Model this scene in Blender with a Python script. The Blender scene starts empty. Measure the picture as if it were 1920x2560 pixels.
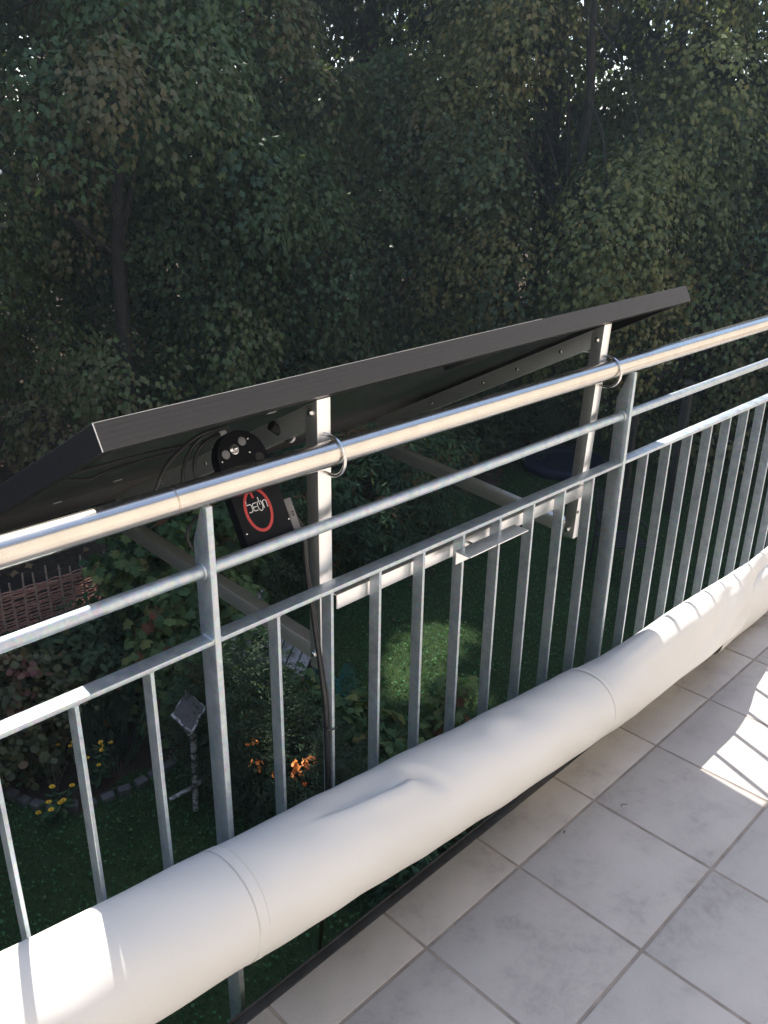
import bpy, bmesh, math, random
import numpy as np
from mathutils import Vector, Matrix

# ------------------------------------------------------------------ camera
S = bpy.context.scene
COL = S.collection
FPX, YAW, PITCH, ROLL, CAM_H = 2179.82, 0.79142, 0.40393, 0.01657, 1.48746
cy_, sy_ = math.cos(YAW), math.sin(YAW)
cp_, sp_ = math.cos(PITCH), math.sin(PITCH)
fwd = Vector((sy_*cp_, cy_*cp_, -sp_)); rgt = Vector((cy_, -sy_, 0)); upv = rgt.cross(fwd)
cr_, sr_ = math.cos(ROLL), math.sin(ROLL)
r2 = rgt*cr_ + upv*sr_; u2 = rgt*(-sr_) + upv*cr_
cam = bpy.data.cameras.new('camera')
cam.sensor_fit = 'VERTICAL'; cam.sensor_height = 36.0; cam.sensor_width = 27.0
cam.lens = FPX/2560*36.0
cam.clip_start = 0.05; cam.clip_end = 900
camo = bpy.data.objects.new('camera', cam); COL.objects.link(camo)
camo.matrix_world = Matrix(((r2.x, u2.x, -fwd.x, 0), (r2.y, u2.y, -fwd.y, 0), (r2.z, u2.z, -fwd.z, CAM_H), (0, 0, 0, 1)))
S.camera = camo

# ------------------------------------------------------------------ light
SUN_EL = math.radians(54.4); SUN_AZ = math.radians(20.3)     # azimuth from +Y towards +X
W = bpy.data.worlds.new('World'); S.world = W; W.use_nodes = True
nt = W.node_tree; nt.nodes.clear()
sky = nt.nodes.new('ShaderNodeTexSky'); sky.sky_type = 'NISHITA'; sky.sun_disc = False
sky.sun_elevation = SUN_EL; sky.sun_rotation = SUN_AZ
sky.air_density = 1.0; sky.dust_density = 1.2; sky.ozone_density = 1.0
bg = nt.nodes.new('ShaderNodeBackground'); bg.inputs['Strength'].default_value = 0.145
wo = nt.nodes.new('ShaderNodeOutputWorld')
nt.links.new(sky.outputs[0], bg.inputs[0]); nt.links.new(bg.outputs[0], wo.inputs[0])
SUND = Vector((math.sin(SUN_AZ)*math.cos(SUN_EL), math.cos(SUN_AZ)*math.cos(SUN_EL), math.sin(SUN_EL)))
sun = bpy.data.lights.new('sun', 'SUN'); sun.energy = 4.6; sun.angle = math.radians(0.53); sun.color = (1.0, 0.95, 0.88)
suno = bpy.data.objects.new('sun', sun); COL.objects.link(suno)
suno.rotation_euler = SUND.to_track_quat('Z', 'Y').to_euler(); suno.location = (6, 14, 25)
S.view_settings.view_transform = 'Standard'; S.view_settings.look = 'None'
S.view_settings.exposure = 1.22; S.view_settings.gamma = 1.0; S.view_settings.use_curve_mapping = False
S.cycles.use_denoising = True
S.cycles.max_bounces = 8; S.cycles.diffuse_bounces = 4; S.cycles.glossy_bounces = 4; S.cycles.transmission_bounces = 4
S.cycles.sample_clamp_indirect = 8.0
GZ = -3.0                                                   # garden level, 3 m under the balcony floor

# ------------------------------------------------------------------ materials
def new_mat(name):
    m = bpy.data.materials.new(name); m.use_nodes = True
    n = m.node_tree; b = n.nodes['Principled BSDF']
    return m, n, b
def node(n, t, **kw):
    x = n.nodes.new(t)
    for k, v in kw.items():
        if hasattr(x, k): setattr(x, k, v)
        else: x.inputs[k].default_value = v
    return x
def ramp(n, fac, stops):
    r = n.nodes.new('ShaderNodeValToRGB'); e = r.color_ramp.elements
    while len(e) < len(stops): e.new(0.5)
    for x, (p, c) in zip(e, stops):
        x.position = p; x.color = (*c, 1) if len(c) == 3 else c
    n.links.new(fac, r.inputs[0]); return r.outputs[0]
def grey(v): return (v, v, v)
def bump(n, b, height, strength=0.2, dist=0.002):
    bp = n.nodes.new('ShaderNodeBump'); bp.inputs['Strength'].default_value = strength; bp.inputs['Distance'].default_value = dist
    n.links.new(height, bp.inputs['Height']); n.links.new(bp.outputs[0], b.inputs['Normal'])
def pos(n):
    g = n.nodes.new('ShaderNodeNewGeometry'); return g.outputs['Position']
def scaled(n, v, sx, sy, sz):
    mp = n.nodes.new('ShaderNodeMapping'); mp.inputs['Scale'].default_value = (sx, sy, sz)
    n.links.new(v, mp.inputs['Vector']); return mp.outputs[0]
def noise(n, v, scale, detail=4, rough=0.55):
    t = n.nodes.new('ShaderNodeTexNoise'); t.inputs['Scale'].default_value = scale
    t.inputs['Detail'].default_value = detail; t.inputs['Roughness'].default_value = rough
    if v is not None: n.links.new(v, t.inputs['Vector'])
    return t.outputs[0]
def mixc(n, fac, a, b, mode='MIX'):
    m = n.nodes.new('ShaderNodeMix'); m.data_type = 'RGBA'; m.blend_type = mode
    for i, v in ((0, fac), (6, a), (7, b)):
        if isinstance(v, (int, float)): m.inputs[i].default_value = v
        elif isinstance(v, tuple): m.inputs[i].default_value = (*v, 1)
        else: n.links.new(v, m.inputs[i])
    return m.outputs[2]

def simple(name, col, rough=0.5, metal=0.0, var=0.15, scale=30, bmp=0.0, bscale=200, spec=None, stretch=None):
    m, n, b = new_mat(name); p = pos(n)
    if stretch: p = scaled(n, p, *stretch)
    f = noise(n, p, scale, 5)
    lo = tuple(max(0, c*(1-var)) for c in col); hi = tuple(min(1, c*(1+var)) for c in col)
    n.links.new(ramp(n, f, [(0.3, lo), (0.7, hi)]), b.inputs['Base Color'])
    b.inputs['Roughness'].default_value = rough; b.inputs['Metallic'].default_value = metal
    if spec is not None: b.inputs['Specular IOR Level'].default_value = spec
    if bmp: bump(n, b, noise(n, p, bscale, 3), bmp, 0.001)
    return m

def mat_galv():
    m, n, b = new_mat('galvanised_steel'); p = pos(n)
    v = n.nodes.new('ShaderNodeTexVoronoi'); v.inputs['Scale'].default_value = 150
    n.links.new(p, v.inputs['Vector'])
    f1 = noise(n, p, 45, 6, 0.65); f2 = noise(n, scaled(n, p, 60, 60, 9), 1.0, 4)
    c1 = ramp(n, f1, [(0.3, (0.36, 0.43, 0.47)), (0.55, (0.48, 0.54, 0.57)), (0.78, (0.61, 0.645, 0.66))])
    c2 = mixc(n, 0.22, c1, v.outputs['Color'], 'SOFT_LIGHT')
    c3 = mixc(n, ramp(n, f2, [(0.35, grey(0.0)), (0.75, grey(0.45))]), c2, (0.64, 0.66, 0.67))
    n.links.new(c3, b.inputs['Base Color'])
    b.inputs['Metallic'].default_value = 0.75
    n.links.new(ramp(n, f1, [(0.2, grey(0.32)), (0.8, grey(0.52))]), b.inputs['Roughness'])
    bump(n, b, noise(n, p, 260, 3), 0.12, 0.0008)
    return m
def mat_stainless():
    m, n, b = new_mat('brushed_stainless'); p = pos(n)
    br = noise(n, scaled(n, p, 12, 900, 900), 1.0, 3)
    st = noise(n, p, 22, 5, 0.6)
    c = mixc(n, ramp(n, st, [(0.45, grey(0.0)), (0.8, grey(0.5))]), (0.66, 0.615, 0.55), (0.52, 0.46, 0.39))
    n.links.new(c, b.inputs['Base Color']); b.inputs['Metallic'].default_value = 1.0
    n.links.new(ramp(n, br, [(0.3, grey(0.19)), (0.7, grey(0.29))]), b.inputs['Roughness'])
    bump(n, b, br, 0.05, 0.0004)
    return m
def mat_alu(name='mill_aluminium', axis=(10, 500, 500), col=(0.83, 0.82, 0.81)):
    m, n, b = new_mat(name); p = pos(n)
    br = noise(n, scaled(n, p, *axis), 1.0, 3); st = noise(n, p, 35, 5)
    n.links.new(mixc(n, ramp(n, st, [(0.5, grey(0)), (0.85, grey(0.4))]), col, (0.62, 0.62, 0.61)), b.inputs['Base Color'])
    b.inputs['Metallic'].default_value = 0.9
    n.links.new(ramp(n, br, [(0.3, grey(0.27)), (0.7, grey(0.38))]), b.inputs['Roughness'])
    return m
def mat_fabric():
    m, n, b = new_mat('coated_white_fabric'); p = pos(n)
    f = noise(n, p, 3.0, 4); g = noise(n, p, 900, 2)
    n.links.new(ramp(n, f, [(0.3, (0.675, 0.655, 0.620)), (0.7, (0.73, 0.708, 0.672))]), b.inputs['Base Color'])
    b.inputs['Roughness'].default_value = 0.55; b.inputs['Specular IOR Level'].default_value = 0.3
    bump(n, b, g, 0.16, 0.0008)
    tr = n.nodes.new('ShaderNodeBsdfTranslucent'); tr.inputs[0].default_value = (0.7, 0.67, 0.62, 1)
    mx = n.nodes.new('ShaderNodeMixShader'); mx.inputs[0].default_value = 0.06
    n.links.new(b.outputs[0], mx.inputs[1]); n.links.new(tr.outputs[0], mx.inputs[2])
    n.links.new(mx.outputs[0], n.nodes['Material Output'].inputs[0])
    return m
def mat_tile():
    m, n, b = new_mat('mottled_floor_tile'); p = pos(n)
    oi = n.nodes.new('ShaderNodeObjectInfo')
    off = n.nodes.new('ShaderNodeVectorMath'); off.operation = 'MULTIPLY_ADD'
    comb = n.nodes.new('ShaderNodeCombineXYZ')
    for i in range(3): n.links.new(oi.outputs['Random'], comb.inputs[i])
    n.links.new(comb.outputs[0], off.inputs[0]); off.inputs[1].default_value = (37, 53, 71); n.links.new(p, off.inputs[2])
    v = off.outputs[0]
    a = noise(n, v, 7, 6, 0.62); c = noise(n, v, 46, 6, 0.72); d = noise(n, v, 210, 3)
    base = ramp(n, a, [(0.30, (0.368, 0.338, 0.314)), (0.5, (0.420, 0.389, 0.362)), (0.72, (0.460, 0.428, 0.400))])
    k = n.nodes.new('ShaderNodeMath'); k.operation = 'MULTIPLY'
    n.links.new(ramp(n, a, [(0.36, grey(1)), (0.56, grey(0))]), k.inputs[0])
    n.links.new(ramp(n, c, [(0.45, grey(0)), (0.66, grey(0.55))]), k.inputs[1])
    col = mixc(n, k.outputs[0], base, (0.235, 0.218, 0.214))
    col = mixc(n, ramp(n, d, [(0.58, grey(0)), (0.74, grey(0.30))]), col, (0.27, 0.255, 0.25))
    # a little variation from tile to tile
    tone = ramp(n, oi.outputs['Random'], [(0.0, grey(0.93)), (1.0, grey(1.05))])
    col = mixc(n, 1.0, col, tone, 'MULTIPLY')
    n.links.new(col, b.inputs['Base Color'])
    n.links.new(ramp(n, c, [(0.3, grey(0.38)), (0.7, grey(0.55))]), b.inputs['Roughness'])
    bump(n, b, c, 0.10, 0.0012)
    return m
def mat_leaf(name, stops, rough=0.45, trans=0.35, tcol=None, spec=0.28):
    m, n, b = new_mat(name)
    at = n.nodes.new('ShaderNodeAttribute'); at.attribute_name = 'tint'
    c = ramp(n, at.outputs['Fac'], stops)
    p = pos(n); f = noise(n, p, 55, 3)
    c = mixc(n, ramp(n, f, [(0.4, grey(0)), (0.85, grey(0.10))]), c, (0.09, 0.08, 0.03))
    n.links.new(c, b.inputs['Base Color']); b.inputs['Roughness'].default_value = rough
    b.inputs['Specular IOR Level'].default_value = spec
    tr = n.nodes.new('ShaderNodeBsdfTranslucent')
    n.links.new(mixc(n, 0.6, c, tcol or (0.12, 0.17, 0.02)), tr.inputs[0])
    mx = n.nodes.new('ShaderNodeMixShader'); mx.inputs[0].default_value = trans
    n.links.new(b.outputs[0], mx.inputs[1]); n.links.new(tr.outputs[0], mx.inputs[2])
    n.links.new(mx.outputs[0], n.nodes['Material Output'].inputs[0])
    return m
def mat_ground(name, stops, scale=1.2, fine=25):
    m, n, b = new_mat(name); p = pos(n)
    a = noise(n, p, scale, 6, 0.65); c = noise(n, p, fine, 5, 0.7)
    mm = n.nodes.new('ShaderNodeMath'); mm.operation = 'MULTIPLY_ADD'; mm.inputs[1].default_value = 0.5
    n.links.new(c, mm.inputs[0])
    hf = n.nodes.new('ShaderNodeMath'); hf.operation = 'MULTIPLY'; hf.inputs[1].default_value = 0.5
    n.links.new(a, hf.inputs[0]); n.links.new(hf.outputs[0], mm.inputs[2])
    n.links.new(ramp(n, mm.outputs[0], stops), b.inputs['Base Color'])
    b.inputs['Roughness'].default_value = 0.95; b.inputs['Specular IOR Level'].default_value = 0.1
    bump(n, b, c, 0.6, 0.02)
    return m
def mat_birch():
    m, n, b = new_mat('birch_bark'); p = pos(n)
    f = noise(n, scaled(n, p, 14, 14, 38), 1.0, 4, 0.7)
    n.links.new(ramp(n, f, [(0.40, (0.05, 0.045, 0.04)), (0.47, (0.17, 0.16, 0.14)), (0.53, (0.36, 0.36, 0.35))]), b.inputs['Base Color'])
    b.inputs['Roughness'].default_value = 0.85; bump(n, b, f, 0.4, 0.004)
    return m
def mat_bark():
    m, n, b = new_mat('rough_bark'); p = pos(n)
    f = noise(n, scaled(n, p, 22, 22, 4), 1.0, 6, 0.7)
    n.links.new(ramp(n, f, [(0.3, (0.018, 0.015, 0.011)), (0.7, (0.075, 0.064, 0.050))]), b.inputs['Base Color'])
    b.inputs['Roughness'].default_value = 0.9; bump(n, b, f, 0.7, 0.02)
    return m
def mat_wood(name, lo, hi, axis=(3, 90, 90)):
    m, n, b = new_mat(name); p = pos(n)
    f = noise(n, scaled(n, p, *axis), 1.0, 5, 0.6)
    n.links.new(ramp(n, f, [(0.3, lo), (0.7, hi)]), b.inputs['Base Color']); b.inputs['Roughness'].default_value = 0.8
    bump(n, b, f, 0.3, 0.003); return m

GALV = mat_galv(); STEEL = mat_stainless(); ALU = mat_alu(); ALUV = mat_alu('mill_aluminium_upright', (500, 500, 10))
FABRIC = mat_fabric(); TILE = mat_tile()
THREAD = simple('seam_thread', (0.50, 0.485, 0.46), 0.8)
SCREW = simple('screw_steel', (0.75, 0.73, 0.70), 0.25, 1.0, 0.08)
GROUT = simple('taupe_grout', (0.27, 0.235, 0.205), 0.9, 0, 0.25, 18, 0.4, 160)
GROUT.name = 'taupe_grout'
EDGE = simple('dark_edge_profile', (0.045, 0.047, 0.052), 0.42, 0.3, 0.25, 25)
RUBBER = simple('black_rubber', (0.015, 0.015, 0.016), 0.6)
FRAME = simple('black_anodised_frame', (0.024, 0.023, 0.025), 0.36, 0.0, 0.10, 12, 0, 0, 0.50, (3, 60, 60))
GROOVE = simple('frame_groove', (0.018, 0.017, 0.018), 0.45)
BACK = simple('dark_backsheet', (0.050, 0.058, 0.056), 0.22, 0, 0.15, 14, spec=0.6)
GLASS = simple('solar_cells_under_glass', (0.012, 0.016, 0.035), 0.08, 0, 0.2, 9, spec=0.6)
BLACKBOX = simple('black_powder_coat', (0.009, 0.010, 0.013), 0.6, 0, 0.2, 40, 0.05, 400, 0.08)
GREYALU = simple('grey_bracket', (0.16, 0.16, 0.165), 0.45, 0.4, 0.15)
RED = simple('red_print', (0.42, 0.020, 0.02), 0.45)
WHITEPR = simple('white_print', (0.72, 0.73, 0.74), 0.45)
CABLE = simple('black_cable_sheath', (0.014, 0.014, 0.015), 0.35)
PLASTER = simple('warm_white_plaster', (0.64, 0.595, 0.53), 0.9, 0, 0.05, 4, 0.3, 120)
ROOFT = simple('clay_roof', (0.25, 0.10, 0.06), 0.8)
BARK = mat_bark(); BIRCH = mat_birch()
SLATW = mat_wood('weathered_bench_wood', (0.16, 0.15, 0.155), (0.30, 0.29, 0.29), (4, 60, 60))
ROOFW = simple('weathered_roof_felt', (0.065, 0.058, 0.056), 0.95, 0, 0.25, 30)
WILLOW = simple('brown_willow', (0.30, 0.155, 0.115), 0.8, 0, 0.5, 40)
STAKE = simple('weathered_stake', (0.30, 0.23, 0.18), 0.85, 0, 0.3, 40)
STONE = simple('grey_edging_stone', (0.07, 0.07, 0.066), 0.95, 0, 0.3, 18, 0.6, 60)
ORANGE = simple('orange_petal', (0.90, 0.30, 0.065), 0.6, 0, 0.06)
TEALM = simple('teal_netting', (0.02, 0.17, 0.15), 0.7, 0, 0.3)
NAVY = simple('navy_vinyl', (0.006, 0.014, 0.034), 0.6, spec=0.2)
DARKMET = simple('dark_painted_metal', (0.02, 0.022, 0.025), 0.5)
YELLOW = simple('yellow_petal', (0.62, 0.36, 0.01), 0.7, 0, 0.12)
FLCENTRE = simple('flower_centre', (0.35, 0.14, 0.01), 0.8)
PALE = simple('pale_concrete', (0.34, 0.33, 0.31), 0.9, 0, 0.2, 10)
DEBRIS = simple('dry_seed', (0.05, 0.035, 0.025), 0.8)

# ------------------------------------------------------------------ mesh helpers
def link(o, parent=None):
    COL.objects.link(o)
    if parent is not None: o.parent = parent
    return o
def thing(name, label, cat, loc=(0, 0, 0), group=None):
    o = bpy.data.objects.new(name, None); o.location = loc; link(o)
    o.empty_display_size = 0.1
    o['label'] = label; o['category'] = cat
    if group: o['group'] = group
    return o
def tag(o, label=None, cat=None, group=None, kind=None):
    for k, v in (('label', label), ('category', cat), ('group', group), ('kind', kind)):
        if v: o[k] = v
    return o
def root_loc(o):
    while o.parent is not None: o = o.parent
    return np.array(o.location)
class MB:
    def __init__(s): s.v = []; s.f = []
    def add(s, v, f):
        b = len(s.v); s.v += [tuple(map(float, x)) for x in v]; s.f += [tuple(i+b for i in q) for q in f]; return s
    def box(s, x0, x1, y0, y1, z0, z1):
        v = [(x, y, z) for x in (x0, x1) for y in (y0, y1) for z in (z0, z1)]
        return s.add(v, [(0, 1, 3, 2), (4, 6, 7, 5), (0, 4, 5, 1), (2, 3, 7, 6), (0, 2, 6, 4), (1, 5, 7, 3)])
    def obox(s, c, ax, hx, ay, hy, az, hz):
        c, ax, ay, az = [np.array(t, float) for t in (c, ax, ay, az)]
        v = [c + ax*hx*i + ay*hy*j + az*hz*k for i in (-1, 1) for j in (-1, 1) for k in (-1, 1)]
        f = [(0, 1, 3, 2), (4, 6, 7, 5), (0, 4, 5, 1), (2, 3, 7, 6), (0, 2, 6, 4), (1, 5, 7, 3)]
        if np.dot(np.cross(ax, ay), az) < 0: f = [q[::-1] for q in f]
        return s.add(v, f)
    def tube(s, path, r, n=10, cap=True):
        P = [np.array(p, float) for p in path]; m = len(P)
        R = r if hasattr(r, '__len__') else [r]*m
        prev = None; rings = []
        for i in range(m):
            t = P[min(i+1, m-1)] - P[max(i-1, 0)]; t = t/(np.linalg.norm(t)+1e-12)
            if prev is None:
                a = np.array((0, 0, 1.0)) if abs(t[2]) < 0.9 else np.array((1.0, 0, 0))
                u = np.cross(t, a)
            else: u = prev - t*np.dot(prev, t)
            u = u/(np.linalg.norm(u)+1e-12); w = np.cross(t, u); prev = u
            rings.append([P[i] + R[i]*(u*math.cos(2*math.pi*k/n) + w*math.sin(2*math.pi*k/n)) for k in range(n)])
        v = [p for ring in rings for p in ring]; f = []
        for i in range(m-1):
            for k in range(n):
                a, b = i*n+k, i*n+(k+1) % n
                f.append((a, b, b+n, a+n))
        if cap: f.append(tuple(range(n-1, -1, -1))); f.append(tuple((m-1)*n+k for k in range(n)))
        return s.add(v, f)
    def prism(s, poly, o, ax, ay, az, h):
        """2-D polygon (a,b) -> o + a*ax + b*ay, extruded along az by h"""
        o, ax, ay, az = [np.array(t, float) for t in (o, ax, ay, az)]; n = len(poly)
        v = [o + a*ax + b*ay for a, b in poly] + [o + a*ax + b*ay + az*h for a, b in poly]
        f = [tuple(range(n-1, -1, -1)), tuple(range(n, 2*n))] + [(i, (i+1) % n, (i+1) % n+n, i+n) for i in range(n)]
        return s.add(v, f)
    def build(s, name, mat, parent=None, bevel=0.0, seg=2, smooth=True, recalc=True):
        me = bpy.data.meshes.new(name)
        off = root_loc(parent) if parent is not None else np.zeros(3)
        me.from_pydata([tuple(np.array(p)-off) for p in s.v], [], s.f)
        if bevel or recalc:
            bm = bmesh.new(); bm.from_mesh(me)
            bmesh.ops.recalc_face_normals(bm, faces=bm.faces)
            if bevel:
                es = [e for e in bm.edges if len(e.link_faces) == 2 and e.calc_face_angle(0) > 0.6]
                bmesh.ops.bevel(bm, geom=es, offset=bevel, segments=seg, affect='EDGES', profile=0.5, clamp_overlap=True)
            bm.to_mesh(me); bm.free()
        if smooth:
            me.polygons.foreach_set('use_smooth', [True]*len(me.polygons)); me.set_sharp_from_angle(angle=math.radians(38))
        me.materials.append(mat)
        return link(bpy.data.objects.new(name, me), parent)
def dup(o, parent, loc, name=None):
    c = o.copy(); COL.objects.link(c); c.parent = parent; c.location = loc; return c
def mesh_np(name, V, Fq, mat, parent=None, tint=None, smooth=False, tri=False):
    k = 3 if tri else 4
    me = bpy.data.meshes.new(name); off = root_loc(parent) if parent is not None else np.zeros(3)
    V = (np.asarray(V, np.float64)-off).astype(np.float32); Fq = np.asarray(Fq, np.int32)
    me.vertices.add(len(V)); me.vertices.foreach_set('co', V.ravel())
    me.loops.add(Fq.size); me.loops.foreach_set('vertex_index', Fq.ravel())
    me.polygons.add(len(Fq)); me.polygons.foreach_set('loop_start', np.arange(0, Fq.size, k, dtype=np.int32))
    me.polygons.foreach_set('loop_total', np.full(len(Fq), k, np.int32))
    if smooth: me.polygons.foreach_set('use_smooth', np.ones(len(Fq), bool))
    if tint is not None:
        a = me.attributes.new('tint', 'FLOAT', 'POINT'); a.data.foreach_set('value', np.asarray(tint, np.float32))
    me.update(calc_edges=True); me.materials.append(mat)
    return link(bpy.data.objects.new(name, me), parent)
def unit(a): return a/(np.linalg.norm(a, axis=-1, keepdims=True)+1e-9)

# ------------------------------------------------------------------ large structure: house, floor, ground
T = 0.305; X0 = 0.9688; YA = 0.8171; YEDGE = 0.9375
house = thing('house', 'warm white plastered house wall behind the balcony floor', 'house', (1.5, -1.75, GZ))
MB().box(-9, 14, -2.1, -1.75, GZ, 4.3).build('wall', PLASTER, house)
MB().prism([(-1.45, 4.32), (-1.50, 4.42), (-5.2, 6.6), (-5.2, 6.45)], (-9.4, 0, 0), (0, 1, 0), (0, 0, 1), (1, 0, 0), 23.8).build('roof', ROOFT, house)
dm = MB(); dm.box(-0.2, 0.9, -1.75, -1.72, 0.02, 2.2); dm.build('door_frame', simple('white_upvc', (0.7, 0.7, 0.7), 0.4), house, 0.004)
MB().box(-0.12, 0.82, -1.72, -1.71, 0.12, 2.12).build('door_pane', simple('dark_glazing', (0.02, 0.025, 0.03), 0.05), house)

floor_o = MB().box(-6, 11, -1.748, 0.9370, -0.22, -0.0018).build('balcony_floor', GROUT)
tag(floor_o, kind='structure')
def tile_mesh(hx, hy):
    o = MB().box(-hx, hx, -hy, hy, -0.010, 0.0).build('tile', TILE, floor_o, 0.0016, 2); return o
rng0 = random.Random(3)
full = tile_mesh(T/2-0.0036, T/2-0.0036); cut = tile_mesh(T/2-0.0036, (YEDGE-YA-0.0036)/2)
first_f = first_c = True
for i in range(-8, 13):
    cx = X0 + (i-0.5)*T
    cyc = (YEDGE-0.0004+YA+0.0036)/2
    for row in range(-1, 8):
        if row == -1:
            o = cut if first_c else dup(cut, floor_o, (0, 0, 0)); first_c = False; yy = cyc
        else:
            o = full if first_f else dup(full, floor_o, (0, 0, 0)); first_f = False; yy = YA - (row+0.5)*T
        o.location = (cx, yy, rng0.uniform(-0.0006, 0.0004))
        o.rotation_euler = (rng0.uniform(-1, 1)*0.0015, rng0.uniform(-1, 1)*0.0015, rng0.uniform(-1, 1)*0.0012)
# dark drip profile along the slab edge
e = MB(); e.box(-6, 11, 0.9378, 0.9585, -0.24, 0.0015); e.build('edge_profile', EDGE, floor_o, 0.0015)
e = MB(); e.box(-6, 11, 0.9560, 0.9592, -0.10, 0.0065); e.build('edge_lip', EDGE, floor_o, 0.0008)

def sheet(name, mat, x0, x1, y0, y1, z, nx, ny, amp=0.0, sc=0.5, kind='structure', mask=None, seed=0):
    xs = np.linspace(x0, x1, nx+1); ys = np.linspace(y0, y1, ny+1)
    X, Y = np.meshgrid(xs, ys)
    Z = z + amp*(np.sin(X*sc+seed)*np.cos(Y*sc*1.3+1.7*seed) + 0.5*np.sin(X*sc*2.7+2)*np.sin(Y*sc*2.1+seed))
    V = np.stack([X, Y, Z], -1).reshape(-1, 3)
    i = np.arange(ny)[:, None]*(nx+1) + np.arange(nx)[None]
    F = np.stack([i, i+1, i+nx+2, i+nx+1], -1).reshape(-1, 4)
    if mask is not None:
        c = V[F].mean(1); F = F[mask(c[:, 0], c[:, 1])]
    o = mesh_np(name, V, F, mat, smooth=True); tag(o, kind=kind); return o
FOREST = mat_ground('leaf_litter_soil', [(0.3, (0.022, 0.015, 0.010)), (0.5, (0.06, 0.042, 0.028)), (0.68, (0.13, 0.10, 0.07))], 0.8, 14)
LAWNM = mat_ground('lawn_soil', [(0.3, (0.012, 0.022, 0.010)), (0.55, (0.025, 0.045, 0.016)), (0.75, (0.05, 0.07, 0.022))], 1.5, 30)
BEDM = mat_ground('bed_soil', [(0.3, (0.018, 0.013, 0.010)), (0.7, (0.06, 0.045, 0.032))], 2.0, 30)
sheet('ground', FOREST, -150, 160, -120, 190, GZ-0.03, 60, 60)
sheet('forest_floor', FOREST, -14, 45, 7.5, 48, GZ-0.004, 90, 70, 0.02, 0.9)
def lawn_edge(x): return 7.2 + 0.25*np.sin(x*1.3) + 0.15*np.sin(x*3.1+1)
def in_bed(x, y):
    """flower bed at the left, bounded by the stone edging"""
    xe = 1.68 + 0.05*np.sin(y*5) + np.clip((5.55-y), 0, 1)**1.0*0.42
    return (y > 5.03 + 0.25*np.clip(2.0-x, 0, 1)*0 - 0.06*np.sin(x*7)) & (x > 1.60 + np.clip(5.6-y, 0, 1)*0.5) & (y < 9) & (x < 3.4)
sheet('lawn', LAWNM, -4, 13.2, -1.7, 7.9, GZ, 170, 100, 0.006, 1.7, mask=lambda x, y: (y < lawn_edge(x)) & ~in_bed(x, y))
sheet('flower_bed', BEDM, 1.3, 3.6, 4.8, 9.0, GZ-0.002, 40, 60, 0.01, 4, mask=in_bed)
MB().box(13.4, 13.75, 1.5, 9.0, GZ-0.02, GZ+0.02).build('path', PALE).__setitem__('kind', 'structure')

# ------------------------------------------------------------------ railing
YR = 1.0; PIT = 0.1183; XP1, XP2 = 0.6553, 1.8517
rail = thing('balcony_railing', 'galvanised steel balcony railing with flat bars and round stainless handrail', 'railing', (XP1, YR, -0.2))
HY, HZ, HR = 1.020, 1.0092, 0.0216
MB().tube([(x, HY, HZ) for x in np.linspace(-1.6, 4.6, 32)], HR, 48).build('handrail', STEEL, rail)
MB().tube([(x, HY, HZ) for x in (0.6005, 0.6035)], HR+0.0002, 48, False).build('handrail_joint', simple('weld_line', (0.55, 0.47, 0.38), 0.35, 1.0), rail)
posts = []
for k, xr in enumerate((XP1-1.1964, XP1, XP2, XP2+1.1964, XP2+2*1.1964)):
    if k == 0:
        prof = [(0, -0.32), (0.040, -0.32), (0.040, 0.927), (0.0135, 0.993), (0, 0.993)]
        b = MB(); b.prism(prof, (xr-0.0115, YR-0.0015, 0), (0, 1, 0), (0, 0, 1), (1, 0, 0), 0.0115)
        p0 = b.build('post', GALV, rail, 0.0012)
        # weld beads where the rails meet the post, each bead a piece of its own
        xl = xr-0.0115; welds = []
        for (xx) in (xl-0.001, xr+0.001):
            ring = [(xx, 1.020+0.0118*math.cos(a), 0.8835+0.0118*math.sin(a)) for a in np.linspace(0, 2*math.pi, 17)]
            welds.append(MB().tube(ring, 0.0028, 6).build('weld', GALV, p0))
            welds.append(MB().tube([(xx, yy, 0.7705) for yy in np.linspace(1.0, 1.027, 7)], 0.0026, 6).build('weld', GALV, p0))
        posts.append(p0)
    else:
        p = dup(p0, rail, (xr-(XP1-1.1964), 0, 0)); posts.append(p)
        for w0 in welds: dup(w0, p, (0, 0, 0))
MB().tube([(x, 1.020, 0.8835) for x in np.linspace(-1.6, 4.6, 60)], 0.0105, 20).build('mid_rail', GALV, rail)
px = [XP1-1.1964, XP1, XP2, XP2+1.1964, XP2+2*1.1964]
for k in range(4):
    a, b_ = px[k]+0.0001, px[k+1]-0.0116
    MB().box(a, b_, YR, YR+0.0285, 0.7620, 0.7702).build('top_bar', GALV, rail, 0.0012)
    MB().box(a, b_, YR, YR+0.0285, 0.085, 0.093).build('bottom_bar', GALV, rail, 0.0012)
bal = None
xs = [XP1-1.1964+k*PIT for k in range(1, 10)] + [XP1+k*PIT for k in range(1, 10)] + [XP2+k*PIT for k in range(1, 10)] + [XP2+1.1964+k*PIT for k in range(1, 9)]
xs[8+0] = XP1-PIT; xs[7] = XP1-2*PIT; xs[6] = XP1-3*PIT; xs[5] = XP1-4*PIT
for x in xs:
    if bal is None:
        bb = MB(); bb.box(x-0.0062, x, YR+0.0008, YR+0.0272, 0.093, 0.762)
        # little fillet welds under the top bar
        bb.tube([(x+0.0008, yy, 0.7612) for yy in np.linspace(1.002, 1.026, 5)], 0.0022, 6)
        bb.tube([(x-0.0070, yy, 0.7612) for yy in np.linspace(1.002, 1.026, 5)], 0.0022, 6)
        bal = bb.build('baluster', GALV, rail, 0.0007, 1); bx0 = x
    else: dup(bal, rail, (x-bx0, 0, 0))

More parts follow.
